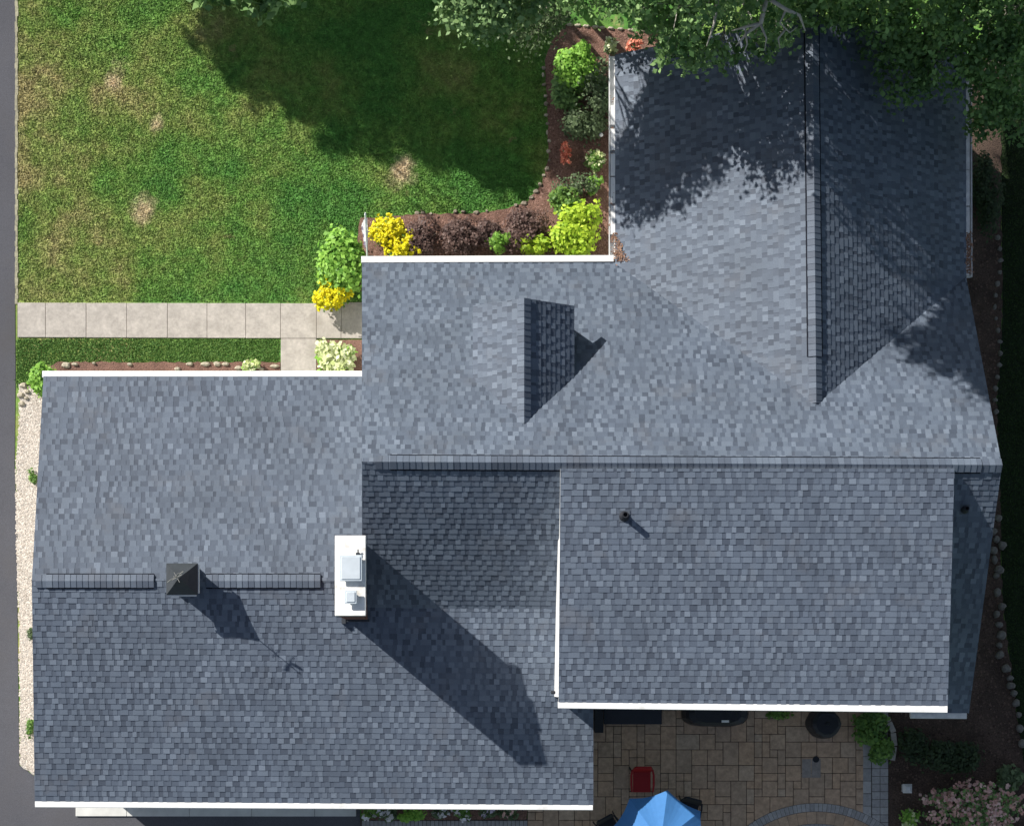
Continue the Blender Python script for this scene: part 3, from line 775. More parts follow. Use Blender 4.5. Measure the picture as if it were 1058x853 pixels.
# brick courses as real stepped mortar lines
mb = MB(); z = 2.9; k = 0; x0, x1, y0, y1 = ca.x + .02, cb.x - .16, ca.y + .02, cb.y - .03
mb.box(x0 + .006, x1 - .006, y0 + .006, y1 - .006, 2.8, 6.66)
while z < 6.58:
    zt = z + .057
    n = round((x1 - x0) / .21)
    off = .105 * (k % 2)
    def run(lo, hi, f_):
        t = lo - off
        while t < hi:
            a, b = max(lo, t), min(hi, t + .20)
            if b - a > .02: f_(a, b)
            t += .21
    run(x0, x1, lambda a, b: (mb.box(a, b, y0, y0 + .05, z, zt, U(0, 1)), mb.box(a, b, y1 - .05, y1, z, zt, U(0, 1))))
    run(y0 + .051, y1 - .051, lambda a, b: (mb.box(x0, x0 + .05, a, b, z, zt, U(0, 1)), mb.box(x1 - .05, x1, a, b, z, zt, U(0, 1))))
    z += .067; k += 1
chp(mb, 'chimney_stack', mat('chimney_brick', (.10, .045, .038), .9, attr=True, color2=(.17, .08, .065), noise=(20, .3)))
mb = MB(); mb.box(ca.x, cb.x, ca.y, cb.y, 6.67, 6.75, bev=.012); chp(mb, 'chimney_crown', M['crown'])
def flue(px0, py0, px1, py1, zt, hgt):
    a = P(px0, py1, zt); b = P(px1, py0, zt); mb = MB()
    mb.box(a.x + .05, b.x - .05, a.y + .05, b.y - .05, 6.75, zt - .05)
    mb.box(a.x, b.x, a.y, b.y, zt - .03, zt, bev=.008)
    mb.box(a.x + .04, b.x - .04, a.y + .04, b.y - .04, zt - .0, zt + .02, bev=.006)
    chp(mb, 'flue_cap', M['flue'])
flue(351, 573, 374, 600, 6.88, .2); flue(356, 609.5, 368.5, 623.5, 6.9, .25)
mb = MB(); q = P(370, 572, 6.8); mb.box(q.x - .05, q.x + .03, q.y - .03, q.y + .03, 6.75, 6.81); mb.tube([(q.x + .0, q.y + .02, 6.8), (q.x, q.y + .1, 6.83)], .015)
chp(mb, 'damper_bracket', M['cupola'])
mb = MB(); zf = GR.z(x0, y0) 
mb.box(x0 - .10, x0 - .002, y0 - .10, y0 + .14, zf - .03, zf + .12); mb.box(x0 - .0, x1 + .05, y0 - .05, y0 - .002, zf - .05, zf + .10)
chp(mb, 'flashing', M['cupola'])

# cupola
cz = zg + .62
q0 = P(172, 614, cz); q1 = P(204.5, 582, cz)
cu = empty('cupola', (0, 0, 0), None, None); cu.parent = house
ccx, ccy = (q0.x + q1.x) / 2, (q0.y + q1.y) / 2; hw = (q1.x - q0.x) / 2
cu.location = Vector((ccx, ccy, zg)) - house.location
def cup(mb, name, m, sm=False):
    o = mb.build(name, m, smooth=sm); o.parent = cu; o.matrix_parent_inverse = Matrix.Translation(house.location + cu.location).inverted(); return o
mb = MB()
def sq(r, z): return [(ccx - r, ccy - r, z), (ccx + r, ccy - r, z), (ccx + r, ccy + r, z), (ccx - r, ccy + r, z)]
mb.loft([sq(hw, cz), sq(hw, cz + .025), sq(hw * .5, cz + .21), sq(.02, cz + .42)])
cup(mb, 'cupola_roof', M['cupola'])
mb = MB(); mb.box(ccx - hw + .03, ccx + hw - .05, ccy - hw - .028, ccy - hw + .01, cz - .10, cz - .012); mb.box(ccx + hw - .01, ccx + hw + .022, ccy - hw + .04, ccy + hw - .03, cz - .10, cz - .012); cup(mb, 'cupola_fascia', M['white'])
mb = MB(); mb.loft([sq(hw - .05, cz - .10), sq(hw - .02, cz - .002)]); cup(mb, 'cupola_soffit', M['cupola'])
mb = MB(); mb.loft([sq(.29, zg - .35), sq(.29, zg + .12), sq(.26, zg + .14), sq(.26, cz - .06)])
for s in (-1, 1):
    for k in range(4):
        mb.box(ccx - .17, ccx + .17, ccy + s * .268 - .008, ccy + s * .268 + .008, zg + .2 + k * .08, zg + .25 + k * .08)
        mb.box(ccx + s * .268 - .008, ccx + s * .268 + .008, ccy - .17, ccy + .17, zg + .2 + k * .08, zg + .25 + k * .08)
cup(mb, 'cupola_body', M['dullwhite'])
mb = MB(); t = cz + .4
mb.tube([(ccx, ccy, t), (ccx, ccy, t + .62)], .011)
for a in (.5, .5 + math.pi / 2):
    c_, s_ = math.cos(a), math.sin(a); mb.tube([(ccx - .13 * c_, ccy - .13 * s_, t + .26), (ccx + .13 * c_, ccy + .13 * s_, t + .26)], .008)
c_, s_ = math.cos(.6), math.sin(.6)
mb.tube([(ccx - .22 * c_, ccy - .22 * s_, t + .44), (ccx + .22 * c_, ccy + .22 * s_, t + .44)], .009)
# rooster-like blade on the vane
prof = [(-.2, .46), (-.12, .50), (-.04, .47), (.04, .49), (.09, .62), (.14, .60), (.12, .50), (.06, .44), (-.1, .43)]
fr = [(ccx + x * c_ - .006 * s_, ccy + x * s_ + .006 * c_, t + z_) for x, z_ in prof]; bk = [(ccx + x * c_ + .006 * s_, ccy + x * s_ - .006 * c_, t + z_) for x, z_ in prof]
mb.loft([fr, bk])
cup(mb, 'weather_vane', mat('weather_vane_metal', (.35, .34, .32), .4, metal=.5))

# plumbing vents
def pipe(px, py, pl, hgt, r, lab=None):
    b = pl.hit(px, py); mb = MB(); n = 14
    def rg(rr, z, dx=0): return [(b.x + rr * math.cos(2 * math.pi * k / n), b.y + rr * math.sin(2 * math.pi * k / n), b.z + z) for k in range(n)]
    mb.loft([rg(r * 2.0, .012), rg(r * 1.7, .05), rg(r * 1.15, .10), rg(r * 1.05, hgt - .02), rg(r * 1.15, hgt), rg(r * .8, hgt), rg(r * .75, hgt - .1)])
    o = hp(mb, 'plumbing_vent', M['dark'], smooth=False)
    mb = MB(); s_ = r * 2.0
    i = len(mb.v)
    for (dx, dy) in ((-1, -1.1), (1, -1.1), (1, 1), (-1, 1)):
        x, y = b.x + dx * s_, b.y + dy * s_; mb.v.append((x, y, pl.z(x, y) + .024)); 
    for k in range(4): x, y, z = mb.v[i + k]; mb.v.append((x, y, z - .02))
    mb.f += [(0, 1, 2, 3), (7, 6, 5, 4), (0, 4, 5, 1), (1, 5, 6, 2), (2, 6, 7, 3), (3, 7, 4, 0)]; mb.t += [.5] * 6
    hp(mb, 'vent_boot', M['ridgegrey'], o)
pipe(645, 533, SHP, .36, .062); pipe(996.5, 526, MR, .22, .05)
# dark downspout elbow at the west corner of the raised section
mb = MB(); q = GR.hit(575.5, 716)
mb.tube([(cx - .03, sy0 + .12, 4.6), (cx - .05, sy0 + .12, q.z + .16), (cx - .12, sy0 + .12, q.z + .06)], .04, 8); mb.tube([(cx - .04, sy0 + .2, q.z + .1), (cx + .02, sy0 + .28, q.z + .13)], .03)
hp(mb, 'downspout', M['dark'])

# ------------------------------------------------------------------ plants
def plant(name, label, cat, px, py, rx, ry, hgt, leaf, n, size, group=None, flowers=None, up=.55, lumps=7, stemcol='stemw', dense=.45, seedz=.03, stems=9, flat_top=False):
    """shrub: leaves in clumps over several overlapping lobes, woody stems inside"""
    c = P(px, py, hgt * .55)
    rxm = rx * (H - hgt) / F; rym = ry * (H - hgt) / F
    t = empty(name, (c.x, c.y, seedz), label, cat, group)
    pts = []; tones = []; outs = []
    per = max(30, n // lumps)
    for k in range(lumps + 2):
        a = U(0, 6.28); r_ = math.sqrt(U(0, 1)) * .55
        r_ *= 1.25; lx, ly = rxm * r_ * math.cos(a), rym * r_ * math.sin(a)
        lr = U(.26, .56) if k else .62
        if not k: lx = ly = 0
        lz = hgt * U(.38, .66)
        d = RNG.normal(size=(per, 3)); d /= np.linalg.norm(d, axis=1)[:, None]; d[:, 2] = np.abs(d[:, 2]) * .9 + d[:, 2] * .1
        rr = (RNG.uniform(dense, 1.0, per) ** .6)[:, None]
        p = d * rr * np.array([rxm * lr * 1.35, rym * lr * 1.35, hgt - lz]) + np.array([lx, ly, lz])
        far = RNG.random(per) < .13; p[far] = p[far] * np.array([1.18, 1.18, 1.06]) + RNG.normal(size=(far.sum(), 3)) * .02
        low = RNG.random(per) < .3
        p[low, 2] = RNG.uniform(.04, lz, low.sum())
        pts.append(p); outs.append(d); tones.append(np.clip(RNG.normal(.5, .25, per) + U(-.15, .15), 0, 1))
    p = np.concatenate(pts); o_ = np.concatenate(outs)
    v, f = leaf_arrays(p, size, up, out=o_)
    np_mesh('foliage', v, f, np.concatenate(tones), L[leaf], t)
    mb = MB()
    for k in range(stems):
        a = U(0, 6.28); r_ = U(.3, .8)
        mb.tube([(U(-.03, .03), U(-.03, .03), -.03), (rxm * r_ * .5 * math.cos(a), rym * r_ * .5 * math.sin(a), hgt * .45), (rxm * r_ * math.cos(a), rym * r_ * math.sin(a), hgt * U(.7, .9))], [.014, .01, .004], 5)
    mb.build('stem', M[stemcol], t)
    if flowers:
        fl, fn, fs = flowers
        sel = p[p[:, 2] > hgt * .45]; sel = sel[RNG.integers(0, len(sel), fn)] + np.array([0, 0, size * .35])
        # each blossom: small rosette of five petals
        q = np.repeat(sel, 5, 0) + RNG.normal(size=(fn * 5, 3)) * fs * .3
        v, f = leaf_arrays(q, fs, .6, .8)
        np_mesh('blossom', v, f, np.clip(np.repeat(RNG.uniform(0, 1, fn), 5) + RNG.uniform(-.2, .2, fn * 5), 0, 1), L[fl], t)
    return t
G1 = 'burgundy shrubs along the front gutter'
plant('flowering_shrub', 'dense golden yellow flowering shrub beside the flagpole, at the west end of the burgundy shrubs', 'shrub', 407, 246, 21, 22, .8, 'mid', 900, .09, flowers=('yellow', 1300, .072))
plant('flowering_shrub', 'golden yellow flowering shrub spilling over the sidewalk corner', 'shrub', 345, 304, 22, 15, .7, 'mid', 700, .09, flowers=('yellow', 950, .072))
plant('leafy_shrub', 'large bright green leafy shrub between lawn and front gutter corner', 'shrub', 354, 264, 25, 33, 1.0, 'green', 2800, .15, lumps=12)
plant('hosta', 'pale green and cream hosta clump between the sidewalk and garage gutter', 'hosta', 350, 368, 24, 17, .5, 'green', 500, .16, flowers=('cream', 260, .14))
for k, (x, y, rx, ry, lab) in enumerate(((436, 247, 19, 19, 'burgundy shrub directly beside the yellow flowering shrub'), (470, 246, 19, 20, 'second burgundy shrub from the yellow flowering shrub'), (503, 243, 14, 16, 'burgundy shrub with the small lime plant at its foot'), (541, 238, 22, 18, 'burgundy shrub farthest from the yellow shrub, set out into the curved bed'))):
    plant('burgundy_shrub', lab, 'shrub', x, y, rx + 2, ry + 1, .75, 'burg', 3000, .080, group=G1, stemcol='bark')
plant('small_perennial', 'small lime green plant tucked between burgundy shrubs against the gutter', 'plant', 516, 252, 12, 10, .85, 'green', 420, .12)
plant('small_perennial', 'low lime yellow plant between the last burgundy shrub and the front gutter', 'plant', 552, 255, 17, 9, .75, 'lime', 480, .11)
plant('golden_shrub', 'bright lime gold shrub in the corner of front and wing gutters', 'shrub', 600, 239, 27, 26, .9, 'lime', 2600, .12, lumps=10)
plant('leafy_shrub', 'medium green shrub just north of the lime gold shrub', 'shrub', 581, 209, 16, 15, .6, 'mid', 1100, .10)
plant('twiggy_shrub', 'dark sparse twiggy shrub behind the medium green shrub', 'shrub', 598, 193, 22, 12, .6, 'dull', 420, .08, stems=26, stemcol='bark')
plant('small_perennial', 'small pale green plant near the wing gutter, just below the grey green shrub', 'plant', 617, 166, 10, 11, .4, 'mid', 300, .11, flowers=('cream', 30, .08))
plant('small_perennial', 'small green rosette plant by the wing gutter, above the lime gold shrub', 'plant', 613, 192, 9, 9, .35, 'green', 220, .10)
plant('climbing_shrub', 'vivid green leafy shrub at the north end of the curved bed', 'shrub', 598, 68, 20, 22, 1.2, 'green', 2200, .13)
plant('grey_green_shrub', 'tall grey green shrub leaning over the wing gutter', 'shrub', 622, 93, 22, 24, 1.3, 'dull', 900, .11, stems=34, stemcol='palebark', lumps=12)
plant('dark_shrub', 'dark green shrub filling the bed beside the vivid green one', 'shrub', 587, 92, 16, 22, .8, 'treedark', 1100, .12, lumps=10)
plant('dark_shrub', 'dark olive shrub south of the grey green one along the wing gutter', 'shrub', 608, 132, 22, 17, .9, 'dull', 1500, .10)
plant('leafy_shrub', 'bright leafy shrub at the garage corner above the pale gravel', 'shrub', 45, 393, 13, 17, .6, 'green', 1300, .11)
plant('small_perennial', 'small pale hosta in the garage strip near the walk', 'hosta', 259, 378, 9, 6, .25, 'green', 60, .12, flowers=('cream', 22, .11))
plant('small_weed', 'small green weed in the gravel halfway along the garage', 'weed', 34, 492, 5, 8, .2, 'mid', 70, .07)
plant('small_weed', 'faint pale weed in the gravel strip beside the garage ridge end', 'weed', 32, 655, 3, 6, .12, 'dull', 30, .05)
plant('small_weed', 'green weed near the pointed south end of the gravel strip', 'weed', 32, 752, 5, 9, .2, 'mid', 70, .07)
# patio plants
plant('hosta', 'broad green leafy plant along the low stone edging of the patio', 'plant', 902, 752, 20, 17, .45, 'mid', 600, .15)
plant('leafy_plant', 'green trailing plant over the patio border below the hosta', 'plant', 911, 776, 12, 13, .4, 'mid', 380, .13)
plant('small_perennial', 'low green tuft under the eave between the two covered grills', 'plant', 806, 738, 13, 5, .25, 'mid', 200, .09)
plant('rhododendron', 'wide shrub covered in pale pink blossoms in the lower right corner', 'shrub', 1010, 836, 48, 30, 1.0, 'treedark', 1500, .10, flowers=('pink', 330, .10), lumps=12)
plant('small_flowering_plant', 'small pale pink flowering plant standing apart left of the pink shrub', 'plant', 968, 824, 13, 10, .4, 'dull', 130, .09, flowers=('pink', 26, .13))
plant('small_perennial', 'yellow green plant near the small white lantern', 'plant', 941, 845, 9, 9, .35, 'green', 170, .10, flowers=('cream', 10, .1))
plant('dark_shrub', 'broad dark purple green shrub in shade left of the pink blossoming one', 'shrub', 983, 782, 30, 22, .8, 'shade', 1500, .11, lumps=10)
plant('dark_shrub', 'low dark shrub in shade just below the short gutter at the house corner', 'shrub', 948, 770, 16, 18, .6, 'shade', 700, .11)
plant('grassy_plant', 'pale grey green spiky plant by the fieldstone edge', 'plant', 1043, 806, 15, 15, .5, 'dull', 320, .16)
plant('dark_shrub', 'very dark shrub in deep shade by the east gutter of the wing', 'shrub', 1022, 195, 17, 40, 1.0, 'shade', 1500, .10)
# bottom flower bed: individual clumps
for k, (x, y, rx, lf, fl, lab) in enumerate(((384, 840, 10, 'mid', 'whitef', 'white flowering clump at the apron end of the flower bed'), (403, 841, 9, 'dull', 'whitef', 'small white flowered clump second from the apron'), (426, 842, 14, 'green', None, 'lush green flowerless clump in the flower bed'), (455, 838, 9, 'dull', 'whitef', 'clump with two pale flower heads beside the lush green one'), (478, 838, 9, 'mid', 'whitef', 'white flowering clump in the middle of the flower bed'), (502, 838, 10, 'dull', 'lilac', 'lilac flowering clump in the flower bed'), (526, 840, 11, 'dull', 'pink', 'pale pink flowering clump at the patio end of the flower bed'))):
    plant('bedding_plant', lab, 'flowers', x, y, rx, 7, .35, lf, 260, .10, group='bedding plants in the strip below the garage gutter', flowers=(fl, 9, .11) if fl else None)
# coral clumps
plant('coral_flower_clump', 'narrow upright clump of coral red flowers standing in the curved bed', 'flowers', 584, 158, 5, 13, .55, 'dull', 120, .06, flowers=('coral', 230, .06), lumps=5)
plant('coral_flower_clump', 'coral pink flowers by the roof corner at the north end of the wing', 'flowers', 655, 49, 9, 5, .5, 'dull', 80, .07, flowers=('coral', 90, .07))
plant('peach_flower_clump', 'peach and cream flowers at the bed end beside the wing roof corner', 'flowers', 630, 48, 7, 7, .6, 'dull', 80, .07, flowers=('cream', 70, .07))

# ------------------------------------------------------------------ trees
def tree(label, base, lobes, leaf, size, trunk_r=.16, name='broadleaf_tree', per=26, group='trees round the house', dens=1.0, bark='bark', extra=None):
    t = empty(name, (base[0], base[1], 0), label, 'tree', group)
    B = np.array([base[0], base[1], 0.])
    mb = MB(); V = []; Ff = []; T = []; nv = 0
    cen = np.mean([l[:3] for l in lobes], 0)
    top = Vector((cen[0] - base[0], cen[1] - base[1], 0)) * .25; fork = Vector((top.x, top.y, min(l[2] for l in lobes) * .55))
    mb.tube([(0, 0, -.05), (0, 0, .25), (top.x * .4, top.y * .4, fork.z * .5), tuple(fork)], [trunk_r * 1.4, trunk_r * 1.05, trunk_r * .9, trunk_r * .75], 10)
    trunk_r = min(trunk_r, .16 if dens < 1.25 else .10)
    for (x, y, z, r) in lobes:
        q, tn, cc = clumps((x, y, z), r, int(34 * r * r * dens) + 6, per, .15)
        v, f = leaf_arrays(q - B, size, .45, .7)
        V.append(v); Ff.append(f + nv); nv += len(v); T.append(tn)
        c = Vector((x - base[0], y - base[1], z)); k = fork * .55 + c * .45; k.z -= r * .12 
        k += Vector((U(-.2, .2), U(-.2, .2), 0))
        mb.tube([tuple(fork), tuple(k), tuple(c - Vector((0, 0, r * .15)))], [trunk_r * .42, trunk_r * .24, trunk_r * .10], 7)
        for j in RNG.permutation(len(cc))[:int(8 + 10 * r)]:
            e = Vector(cc[j]) - Vector((base[0], base[1], 0)); s = k.lerp(c, U(.3, 1)); mdl = s.lerp(e, .5) + Vector((U(-.15, .15), U(-.15, .15), U(-.05, .15)))
            mb.tube([tuple(s), tuple(mdl), tuple(e)], [trunk_r * .10, trunk_r * .06, trunk_r * .03], 5)
    if extra:
        for pl_, rr in extra: mb.tube([tuple(Vector(p) - Vector((base[0], base[1], 0))) for p in pl_], rr, 6)
    mb.build('trunk', M[bark], t, smooth=True)
    np_mesh('crown', np.concatenate(V), np.concatenate(Ff), np.concatenate(T), L[leaf], t)
    return t
def lb(px, py, z, rpx): 
    p = P(px, py, z); return (p.x, p.y, z, rpx * (H - z) / F)
tree('light green broadleaf tree overhanging the lawn left of the bed', P(520, -75, 0)[:2] , [lb(486, 2, 6.2, 44), lb(533, -10, 6.0, 42), lb(510, -40, 6.8, 60), lb(462, -25, 6.4, 34), lb(560, -55, 6.6, 48), lb(520, -100, 7.4, 70)], 'treebright', .15, dens=1.3)
br = lambda *pp: [P(*p) for p in pp]
tree('tall tree with bare grey branches showing over the ridge of the wing', (6.0, 17.8), [lb(692, 36, 6.0, 24), lb(708, 56, 6.2, 26), lb(700, 8, 7.0, 42), lb(748, 42, 6.0, 28), lb(786, 38, 5.8, 26), (3.4, 15.9, 6.9, .8), (4.5, 15.7, 6.6, .8), lb(770, 3, 7.2, 40), lb(812, 22, 6.5, 24), lb(730, -45, 8.6, 70), lb(800, -50, 8.6, 60), lb(660, -35, 7.6, 50)], 'tree', .15, dens=.72, bark='palebark',
     extra=[(br((800, -34, 8.9), (786, 24, 8.5), (772, 34, 8.3), (760, 48, 8.2)), [.06, .05, .035, .012]), (br((786, 24, 8.5), (770, 28, 8.4), (756, 32, 8.3)), [.04, .03, .01]), (br((770, 28, 8.4), (772, 46, 8.2), (768, 56, 8.2)), [.025, .018, .008]),
            (br((790, -4, 8.8), (812, 10, 8.7), (826, 16, 8.5), (832, 32, 8.3)), [.05, .045, .035, .015]), (br((786, 26, 8.5), (792, 40, 8.3), (790, 52, 8.2)), [.03, .02, .01]), (br((812, 30, 8.4), (804, 40, 8.3), (806, 50, 8.2)), [.025, .02, .008]),
            (br((812, 10, 8.7), (806, 24, 8.5), (816, 34, 8.4), (824, 28, 8.4)), [.03, .02, .015, .008]), (br((745, -24, 8.5), (738, 24, 8.2), (730, 48, 8.1)), [.05, .03, .01])])
tree('dark broadleaf tree over the north east corner of the wing roof', P(1035, -30, 0)[:2], [lb(975, 60, 5.2, 40), lb(935, 75, 5.0, 34), lb(950, 25, 5.6, 42), lb(1015, 25, 5.8, 45), lb(1025, 75, 5.0, 36), lb(1045, 115, 4.2, 34), lb(1022, 104, 4.4, 24), lb(1018, 130, 3.8, 16), lb(1035, 55, 5.6, 34), lb(985, 5, 6.6, 42), lb(905, 25, 5.2, 36), lb(880, 5, 5.6, 34), lb(1060, 20, 6.0, 50), lb(1010, -50, 7.2, 70)], 'treedark', .14, dens=1.1)
tree('green understory tree beyond the brick red end of the bed', P(640, -60, 0)[:2], [lb(662, 2, 4.0, 28), lb(612, -8, 4.2, 32), lb(588, -14, 3.6, 26), lb(690, -10, 4.4, 40), lb(640, -35, 4.8, 40)], 'tree', .13, trunk_r=.09)
tree('small dark evergreen like tree between the lawn shade and the bed', P(565, 0, 0)[:2], [lb(552, 32, 2.4, 24), lb(562, 8, 2.8, 26), lb(577, 22, 2.2, 16)], 'dull', .10, trunk_r=.07)
tree('dense dark tree behind the ridge of the wing, top edge of the picture', (10.2, 18.8), [lb(846, 8, 5.9, 26), lb(820, -14, 5.6, 30), lb(855, -20, 6.4, 44), lb(900, -35, 7.6, 56), lb(870, -90, 9.0, 80), lb(940, -100, 9.0, 70)], 'treedark', .14)
# tall neighbours just outside the top of the frame that throw the shade over lawn and roof
def shl(px, py, z, rpx):      # crown lobe at height z whose shade falls round this spot of the lawn
    g = P(px, py, 0); return (g.x - 1.18 * z, g.y + .99 * z, z, rpx * H / F)
tree('tall maple north west of the lawn, outside the picture, shading the grass', (-14.5, 23.0), [lb(222, -18, 6.2, 24), lb(262, -24, 6.4, 30), lb(300, -26, 6.6, 26), shl(262, 35, 7.6, 60), shl(335, 60, 8.4, 70), shl(415, 76, 8.0, 70), shl(500, 90, 7.2, 72), shl(540, 125, 6.6, 50), shl(330, -20, 9.2, 90), shl(430, 10, 9.8, 90), shl(515, 40, 8.4, 60), shl(232, -25, 8.0, 55), shl(490, 142, 6.8, 36)], 'tree', .24, dens=1.7, trunk_r=.28)
def hc(h, c, z, r):            # lobe placed along the sun's rays
    x = (h - z) * 1.18; return (x, c - .839 * x, z, r)
tree('tall maple north of the wing, outside the picture, shading its roof', (1.8, 19.2), [hc(13.3, 17.4, 12, 1.2), hc(13.6, 19.7, 11.5, 1.3), hc(15, 17.8, 12.5, 1.3), hc(15, 19.8, 12.5, 1.3), hc(13.1, 21.9, 11, 1.3), hc(12.4, 23.8, 10.5, 1.2), hc(12.4, 25.8, 10, 1.2), hc(16.5, 18.8, 13, 1.4), hc(16, 21.6, 12, 1.2), hc(10.4, 20.8, 9, .9), (.3, 17.4, 7.2, 1.3), (-.3, 18.4, 8.0, 1.2)], 'tree', .2, dens=2.2, trunk_r=.26)

# ------------------------------------------------------------------ stones
def stone(px, py, rx, ry, hgt, m, name, label, cat, group, z0=0.0):
    c = P(px, py, hgt * .6); sx, sy = rx * H / F, ry * H / F
    mb = MB(); n = 9; rings = []
    rad = [U(.8, 1.15) for _ in range(n)]
    for (f, z) in ((.9, -.05), (1.0, hgt * .35), (.88, hgt * .75), (.55, hgt), ):
        rings.append([(sx * f * rad[k] * math.cos(2 * math.pi * k / n) * U(.95, 1.05), sy * f * rad[k] * math.sin(2 * math.pi * k / n) * U(.95, 1.05), z * U(.93, 1.05)) for k in range(n)])
    mb.loft(rings)
    o = mb.build(name, M[m], loc=(c.x, c.y, z0)); return setp(o, label, cat, group)
edge = [(470, 219, 3), (479, 219, 2.6), (491, 219, 3.2), (504, 218.5, 2), (431, 221, 2.6), (437, 219, 2), (446, 221, 1.8), (541, 209, 4), (533, 213, 2.6), (549, 204, 3), (554, 198, 3), (559, 190, 2.4), (562, 182, 3), (565, 174, 2.8), (566.5, 165, 2.8), (567, 156, 2.6), (567, 146, 2.8), (566, 137, 2.6), (565.5, 127, 2.8), (565, 118, 2.4), (565, 107, 2.8), (564, 98, 2.6), (563, 88, 3.2), (561, 78, 3), (562, 70, 2.8)]
for (x, y, r) in edge: stone(x + U(-1, 1), y + U(-1, 1), r * U(.45, 1.15), r * U(.45, 1.0), U(.04, .09), 'stone' if U(0, 1) < .35 else 'greystone2', 'edging_stone', 'pale edging stone in the curved row between lawn and mulch bed', 'stone', 'edging stones of the curved bed')
for k, x in enumerate((589, 597, 606, 615, 622, 631, 641, 652, 663)): stone(x, 25.5 + k * .75, 3.6, 1.8, .09, 'stone', 'edging_stone', 'flat cream stone in the short row along the north end of the mulch bed', 'stone', 'stones at the north end of the bed')
for (x, y, rx, ry) in ((68, 377, 5, 3.5), (77, 376, 3.4, 2), (97, 375, 2, 1.4), (134, 376, 3, 1.6), (183, 381, 3.5, 2), (196, 376, 4, 2), (212, 376, 5, 2.4), (224, 375.5, 4, 2.6), (233, 376, 4, 2), (246, 380, 4, 2.4), (270, 381, 2.6, 1.8), (283, 378, 5, 2)):
    stone(x, y, rx, ry, .10, 'stone', 'edging_stone', 'cream stone in the strip between grass and garage gutter', 'stone', 'stones of the garage strip')
for (x, y, r, lab) in ((24, 398, 4.5, 'largest cream stone, nearest the grass at the top of the gravel strip'), (28, 404, 3, 'cream stone nearest the bright leafy shrub at the top of the gravel'), (21, 408, 4, 'cream stone against the driveway edge, just below the largest stone'), (22, 417, 4, 'lowest large cream stone, where the gravel strip begins'), (27, 411, 2.4, 'smallest of the cream stones heaped at the top of the gravel')): stone(x, y, r, r * .8, .12, 'stone', 'border_stone', lab, 'stone', 'large stones topping the gravel')
rr = [(1032, 535), (1027, 549), (1030, 557), (1036, 563), (1027, 568), (1028, 578), (1033, 588), (1030, 594), (1031, 612), (1036, 626), (1030, 634), (1033, 645), (1035, 656), (1033, 666), (1034, 676), (1040, 690), (1044, 700), (1045, 708), (1048, 716), (1050, 726), (1053, 738), (1054, 752), (1056, 768)]
for (x, y) in rr: stone(x, y, U(3, 5), U(3.2, 5.2), U(.12, .22), 'greystone', 'fieldstone', 'grey fieldstone in the rough line between side lawn and east bed', 'stone', 'fieldstones edging the east bed')
for k in range(16): stone(1031 + 3 * math.sin(k * .8), 245 + k * 12, U(2, 3.4), U(2, 3.6), U(.06, .12), 'greystone', 'fieldstone', 'small grey stone in the dark line beside the wing', 'stone', 'small stones beside the wing')
# low stone edging of the planter by the patio
for k, (x0, y0, x1, y1) in enumerate(((912, 737, 919, 745), (919, 746, 923.5, 756), (923, 757, 924.5, 770), (924, 771, 922, 785))):
    a = P(x0, y0, .2); b = P(x1, y1, .2); d = (b - a).normalized(); s = Vector((-d.y, d.x, 0)) * .07; mb = MB()
    mb.prism([((a + s).x, (a + s).y), ((a - s).x, (a - s).y), ((b - s).x, (b - s).y), ((b + s).x, (b + s).y)], .2, 0)
    setp(mb.build('edging_block', M['concrete']), 'pale stone block in the low curved planter edge beside the patio', 'stone', 'planter edge blocks')

# ------------------------------------------------------------------ flag
fb = P(379.5, 267, 2.5); ft = P(377.5, 222, 3.3)
fp = empty('flag', tuple(fb), 'small white flag on a pale pole angled out over the front gutter', 'flag')
mb = MB(); d = ft - fb
mb.tube([(0, 0, 0), tuple(d)], .022, 8); n = 8
mb.tube([tuple(d), tuple(d + d.normalized() * .06)], [.03, .015], 8)
mb.build('pole', M['flagpole'], fp)
mb = MB(); mb2 = MB()
top = d * .93; K = 10
for j in range(K):
    for i in range(6):
        def q(i_, j_): 
            s = d.normalized() * (-.62 * i_ / 6)
            return top + s + Vector((-.10 * (j_ / K) * (1 + .2 * math.sin(i_)) + .05 * math.sin(j_ * 1.3 + i_ * .5), .02 * math.sin(j_), -.62 * (j_ / K)))
        (mb2 if (i % 2 == 1 and j > 3) else mb).face([q(i, j), q(i + 1, j), q(i + 1, j + 1), q(i, j + 1)])
fl = mb.build('flag_cloth', M['flag'], fp); mb2.build('flag_stripe', M['flagstripe'], fl)

